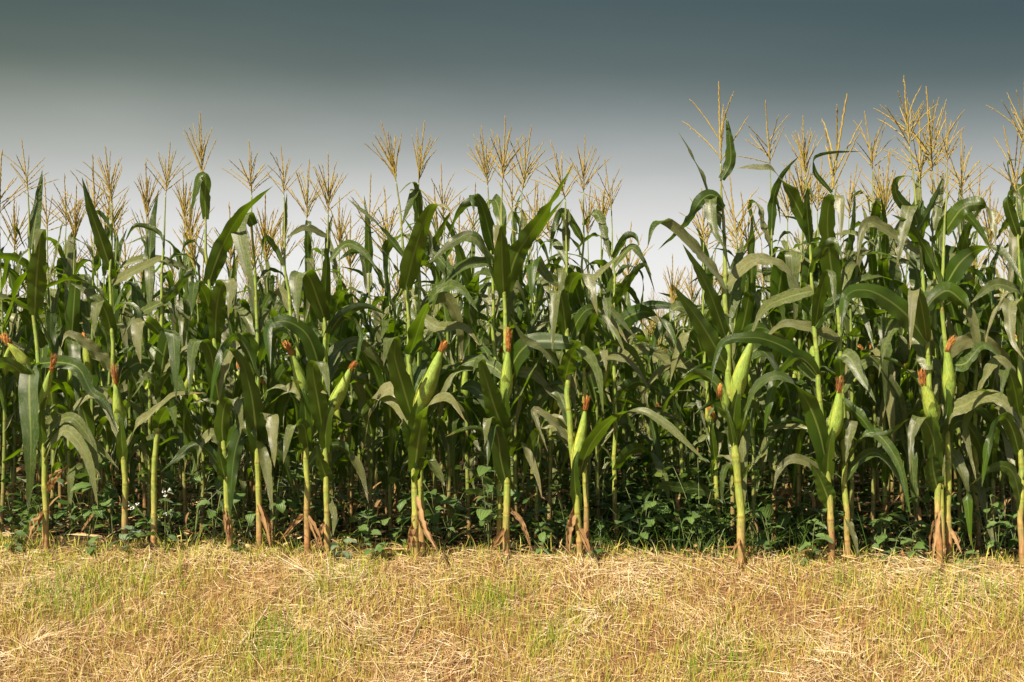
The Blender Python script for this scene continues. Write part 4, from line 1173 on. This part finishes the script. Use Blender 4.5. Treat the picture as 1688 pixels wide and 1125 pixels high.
tint = np.clip(0.55 + 0.25 * (patch(x, y, 1.7, 6.0) - 0.5) * 2 + rg.normal(0, 0.26, n) - 0.15 * (rg.random(n) < 0.2), 0, 1)
base = np.stack([x, y, height(x, y)], -1) + nr * (rg.uniform(0.002, 0.03, n) + 0.05 * rg.random(n) * np.clip(patch(x, y, 1.5, 4.4) - 0.55, 0, 1) * 2)[:, None]
g = Geo().add(*blades(base, tv, ln, rg.uniform(0.0016, 0.0048, n), bend, side, tint))
tag(link('straw', g.mesh('straw', M_STRAW, tint=True)), 'cut dry straw lying over the mown bank', 'straw', kind='stuff')
# taller fringe where the bank meets the corn
n = 11000
x, y, u = bank_points(n, -0.16, 0.22)
keep = rg.random(n) < (0.12 + 0.88 * patch(x, y, 2.5, 3.0)) * np.where(x < -0.5, 1.0, 0.75)
x, y, u = x[keep], y[keep], u[keep]; n = len(x)
ln = rg.gamma(4, 0.0205, n) * np.where(x < -0.5, 0.9, 0.75) + 0.012
d = unit(np.stack([rg.normal(0, 0.22, n), rg.normal(-0.1, 0.22, n), np.ones(n)], -1))
ang = rg.uniform(0, 2 * np.pi, n)
side = unit(np.stack([np.cos(ang), np.sin(ang) * 0.6, np.zeros(n)], -1))
bend = np.stack([rg.normal(0, 0.35, n), rg.normal(0, 0.35, n), -np.abs(rg.normal(0, 0.12, n))], -1) * ln[:, None]
g = Geo().add(*blades(np.stack([x, y, height(x, y) - 0.004], -1), d, ln, rg.uniform(0.003, 0.0065, n), bend, side, np.clip(rg.normal(0.7, 0.13, n), 0, 1)))
tag(link('fringe_grass', g.mesh('fringe_grass', M_GRASS, tint=True)), 'taller yellow green grass along the edge of the bank at the foot of the corn', 'grass', kind='stuff')
# long grass inside the field, thickest in the gap
n = 4100
x = np.concatenate([rg.uniform(-5, 5, 2600), rg.normal(1.25, 0.55, 1500)])
u = np.concatenate([rg.uniform(0.1, 3.2, 2600), rg.uniform(0.15, 2.2, 1500)])
y = u + row_y(x)
ln = rg.gamma(4, 0.055, n) + 0.05
d = unit(np.stack([rg.normal(0, 0.3, n), rg.normal(0, 0.3, n), np.ones(n)], -1))
ang = rg.uniform(0, 2 * np.pi, n)
side = unit(np.stack([np.cos(ang), np.sin(ang), np.zeros(n)], -1))
bend = np.stack([rg.normal(0, 0.5, n), rg.normal(0, 0.5, n), -np.abs(rg.normal(0, 0.3, n))], -1) * ln[:, None]
g = Geo().add(*blades(np.stack([x, y, height(x, y) - 0.004], -1), d, ln, rg.uniform(0.004, 0.009, n), bend, side, np.clip(rg.normal(0.6, 0.2, n), 0, 1), segs=5))
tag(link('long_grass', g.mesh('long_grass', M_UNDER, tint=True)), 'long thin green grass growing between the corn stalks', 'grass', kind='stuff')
# dead leaf litter on the soil under the corn
n = 4200
x = rg.uniform(-5, 5, n); u = rg.uniform(0.0, 3.0, n) ** 1.0; y = u + row_y(x)
ang = rg.uniform(0, 2 * np.pi, n)
d = unit(np.stack([np.cos(ang), np.sin(ang), rg.normal(0.12, 0.22, n)], -1))
ln = rg.uniform(0.05, 0.22, n)
side = unit(np.cross(d, np.stack([rg.normal(0, 0.5, n), rg.normal(0, 0.5, n), np.ones(n)], -1)))
bend = np.stack([rg.normal(0, 0.3, n), rg.normal(0, 0.3, n), -np.abs(rg.normal(0, 0.2, n))], -1) * ln[:, None]
g = Geo().add(*blades(np.stack([x, y, height(x, y) + rg.uniform(0.003, 0.04, n)], -1), d, ln, rg.uniform(0.006, 0.024, n), bend, side, np.clip(rg.normal(0.25, 0.2, n), 0, 1), segs=5))
tag(link('leaf_litter', g.mesh('leaf_litter', M_STRAW, tint=True)), 'brown dead corn leaves littering the soil under the rows', 'leaf litter', kind='stuff')
# low leafy undergrowth
n = 11000
x = np.concatenate([rg.uniform(-6, 6, 7500), rg.normal(1.35, 0.6, 3500)])
u = np.concatenate([rg.uniform(0.35, 6, 7500), rg.uniform(0.5, 3.0, 3500)])
y = u + row_y(x)
zz = np.concatenate([np.abs(rg.normal(0, 0.13, 7500)), np.abs(rg.normal(0.12, 0.25, 3500))])
keep = rg.random(n) < 0.25 + patch(x, y, 2.0, 5.0)
x, y, zz = x[keep], y[keep], zz[keep]; n = len(x)
az = rg.uniform(0, 2 * np.pi, n)
d = unit(np.stack([np.cos(az), np.sin(az), rg.normal(0.05, 0.4, n)], -1))
side = unit(np.cross(d, np.stack([rg.normal(0, 0.3, n), rg.normal(0, 0.3, n), np.ones(n)], -1)))
ln = rg.uniform(0.05, 0.12, n)
c = np.stack([x, y, height(x, y) + zz], -1)
up = np.cross(side, d)
# diamond-ish oval leaf of six points
V = np.stack([c, c + d * (0.3 * ln)[:, None] + side * (0.27 * ln)[:, None], c + d * (0.68 * ln)[:, None] + side * (0.22 * ln)[:, None], c + d * ln[:, None] - up * (0.1 * ln)[:, None],
              c + d * (0.68 * ln)[:, None] - side * (0.22 * ln)[:, None], c + d * (0.3 * ln)[:, None] - side * (0.27 * ln)[:, None]], 1).reshape(-1, 3)
off = (np.arange(n) * 6)[:, None]
g = Geo().add(V, np.concatenate([off + np.array([[1, 2, 4, 5]])]), np.concatenate([off + np.array([[0, 1, 5]]), off + np.array([[2, 3, 4]])]), None, np.repeat(np.clip(rg.normal(0.5, 0.22, n), 0, 1), 6))
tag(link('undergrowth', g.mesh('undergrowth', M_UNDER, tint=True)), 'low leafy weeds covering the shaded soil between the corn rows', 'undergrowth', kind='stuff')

# ---------------------------------------------------------------- broadleaf weeds
def oval_leaf(seed, n=9):
    rg2 = np.random.default_rng(seed)
    t = np.linspace(0, 1, n)
    th = np.radians(rg2.uniform(5, 30) - rg2.uniform(30, 70) * t)
    d = np.stack([np.cos(th), np.zeros(n), np.sin(th)], 1) / (n - 1)
    P = np.concatenate([[[0, 0, 0]], np.cumsum(d[1:], 0)])
    w_ = 0.32 * np.clip(np.sin(np.pi * t ** 0.8), 0.02, 1) ** 0.8
    S = np.tile([0, 1.0, 0.0], (n, 1))
    return ribbon(P, S, w_, fold=0.2, wave=0.12, seed=seed, nu=5)
OVAL = [Geo().add(*oval_leaf(60 + q)).mesh('weed_leaf', M_WEED) for q in range(5)]
OVALP = [Geo().add(*oval_leaf(70 + q)).mesh('weed_leaf', M_PALEWEED) for q in range(4)]
def weed(x, y, hpx, label, k=0.0, nl=10, lpx=22, pale=False, wpx=30, seed=0, flower=False, group=None):
    """a leafy weed rooted where (x, y) meets the ground k metres behind the edge row"""
    rg2 = np.random.default_rng(400 + seed)
    Y = row_Y_at(x) + k
    sc = (Y + CAMD) / FPX
    X = (x - 844) * sc
    r = thing('broadleaf_weed', label, 'weed', (X, Y, float(height(X, Y))), group)
    H = hpx * sc
    gs = Geo()
    heads = []
    nst = max(1, min(4, nl // 4))
    for s in range(nst):
        lean = rg2.normal(0, 0.35) * wpx * sc if nst > 1 else rg2.normal(0, 0.1) * wpx * sc
        t = np.linspace(0, 1, 8)
        hh = H * rg2.uniform(0.65, 1.0) if s else H
        P = np.stack([lean * t ** 1.5, rg2.normal(0, 0.1) * H * t ** 1.5, hh * t - 0.01], 1)
        gs.add(*tube(P, 0.0035 * (1.2 - 0.7 * t), 5))
        heads.append(P)
    st = link('stem', gs.mesh('stem', M_STEM), r)
    for q in range(nl):
        P = heads[q % nst]
        f = rg2.uniform(0.35, 1.0) if q >= nst else 1.0
        p = P[int(f * 7)]
        az = q * 2.4 + rg2.uniform(-0.4, 0.4)
        ln = lpx * sc * rg2.uniform(0.75, 1.25)
        me = (OVALP if pale else OVAL)[int(rg2.integers(0, 4))]
        po = 0.012 if f < 1 else 0.0
        o = link('leaf', me, r, (p[0] + po * math.cos(az), p[1] + po * math.sin(az), p[2]), (rg2.normal(0, 0.3), rg2.normal(0, 0.35), az), (ln, ln, ln))
    if flower:
        for q in range(7):
            P = heads[q % nst]
            p = P[-1] + np.array([rg2.normal(0, 0.035), rg2.normal(0, 0.03), rg2.uniform(-0.03, 0.05)])
            V = []; F = []
            fl = Geo()
            for b in range(9):
                c0 = p + rg2.normal(0, 0.007, 3); a = rg2.uniform(0, 6.28); rr = 0.006
                dx = np.array([math.cos(a), math.sin(a) * 0.5, 0.4]) * rr; dz = np.array([-math.sin(a) * 0.4, 0.3, 0.9]) * rr
                fl.add([c0 - dx, c0 - dz, c0 + dx, c0 + dz], [(0, 1, 2, 3)], None, None, 0.5)
            link('flower', fl.mesh('flower', M_FLOWER, tint=True), r)
    return r
weed(208, 905, 48, 'pale leafy weed at the foot of the stalk with the slim dark silked ear', k=-0.05, nl=9, lpx=26, pale=True, wpx=30, seed=1)
weed(272, 905, 105, 'slender weed with tiny white flower heads growing among the front stalks', k=-0.02, nl=14, lpx=15, wpx=50, seed=2, flower=True)
weed(352, 900, 95, 'leafy weed just beside the stalk with the dry sheath, reaching up to knee height', k=0.1, nl=12, lpx=24, wpx=45, seed=3)
weed(452, 905, 118, 'loose weed of rounded leaves between the hanging dark leaves and the tilted ear', k=0.12, nl=13, lpx=24, wpx=60, seed=4)
weed(570, 912, 34, 'low pale weed spreading on the edge just past the stalk with the pale flap', k=-0.06, nl=8, lpx=20, wpx=40, seed=5, pale=True)
weed(620, 912, 30, 'low round leaved weed hugging the ground in front of the dark gap', k=-0.05, nl=9, lpx=24, wpx=40, seed=6)
weed(806, 908, 165, 'tall bushy weed with large oval leaves beside the orange capped ear plant', k=0.08, nl=17, lpx=33, wpx=85, seed=7)
weed(897, 908, 50, 'small bright weed between the orange capped ear and the jointed ear plants', k=0.05, nl=9, lpx=22, wpx=26, seed=8)
weed(985, 916, 34, 'little weed at the foot of the jointed ear plant', k=-0.02, nl=8, lpx=18, wpx=26, seed=9)
weed(1045, 905, 55, 'dark weed in the gap of the row, nearest the jointed ear plant', k=0.35, nl=12, lpx=24, wpx=60, seed=10)
weed(1130, 905, 70, 'dark weed in the gap of the row under the drooping split ear', k=0.4, nl=12, lpx=26, wpx=60, seed=11)
weed(1270, 912, 75, 'shaded weed growing right behind the thickest stalk', k=0.2, nl=12, lpx=26, wpx=50, seed=12)
weed(1338, 922, 68, 'weed with a whorl of four broad heart leaves in front of the dark soil', k=0.02, nl=7, lpx=30, wpx=22, seed=13)
weed(1318, 924, 26, 'tiny weed beside the whorled weed at the edge of the bank', k=-0.03, nl=6, lpx=16, wpx=20, seed=14)
weed(1506, 922, 42, 'weed of round green leaves near the foot of the tallest corn plant', k=0.05, nl=8, lpx=24, wpx=32, seed=15)
weed(1470, 925, 25, 'thin low weed beside a stalk of the second row, ahead of the round leaved one', k=0.0, nl=6, lpx=18, wpx=24, seed=16)
weed(18, 905, 36, 'yellowish weed low on the edge at the very start of the row', k=-0.04, nl=10, lpx=18, wpx=40, seed=17)
weed(150, 903, 24, 'low weed between the broad hanging leaf and the slim eared stalk', k=-0.05, nl=7, lpx=20, wpx=30, seed=18)
weed(395, 905, 22, 'low weed tucked behind the dry sheath on the grassy edge', k=-0.05, nl=7, lpx=18, wpx=30, seed=19)
weed(720, 905, 90, 'dark leafy weed behind the torn brown leaves of the big eared plant', k=0.35, nl=12, lpx=26, wpx=50, seed=20)
weed(1590, 927, 24, 'small star shaped weed against the last tall stalks', k=-0.03, nl=6, lpx=20, wpx=20, seed=21)

rw = np.random.default_rng(515)
for q in range(48):
    x = 15 + q * 35.5 + rw.uniform(-20, 20)
    weed(x, 900, rw.uniform(50, 185), 'shaded leafy weed growing in the dark between the first and second corn rows', k=rw.uniform(0.2, 0.8), nl=int(rw.integers(11, 20)), lpx=rw.uniform(20, 31), wpx=rw.uniform(40, 80), seed=600 + q, group='shaded weeds between the rows')

# ---------------------------------------------------------------- loose dry stems on the bank
def dry_stick(pts, wpx, label):
    G = [on_ground(*p) + np.array([0, 0, 0.035]) for p in pts]
    P = catmull(G, 14)
    o = P.mean(0)
    sc = (o[1] + CAMD) / FPX
    tag(link('dry_stem_piece', Geo().add(*tube(P - o, wpx * 0.5 * sc * np.linspace(1, 0.5, 14), 6)).mesh('dry_stem_piece', M_TWIG), None, tuple(o)), label, 'dry stem', 'dry stems lying on the bank')
dry_stick([(396, 1072), (414, 1050), (430, 1028), (449, 1000)], 6, 'thick grey dry stem lying slantwise beside the green grass tuft')
dry_stick([(664, 1086), (680, 1060), (695, 1025), (700, 1000)], 3.5, 'pale straw stem curving upward across the middle of the bank')
dry_stick([(585, 1078), (588, 1064), (597, 1058), (630, 1062), (650, 1062)], 3, 'hooked pale stem bent into a small arc near the middle of the bank')
dry_stick([(1020, 950), (1022, 975), (1020, 1010)], 4, 'pale stem hanging down the bank below the jointed ear plant')
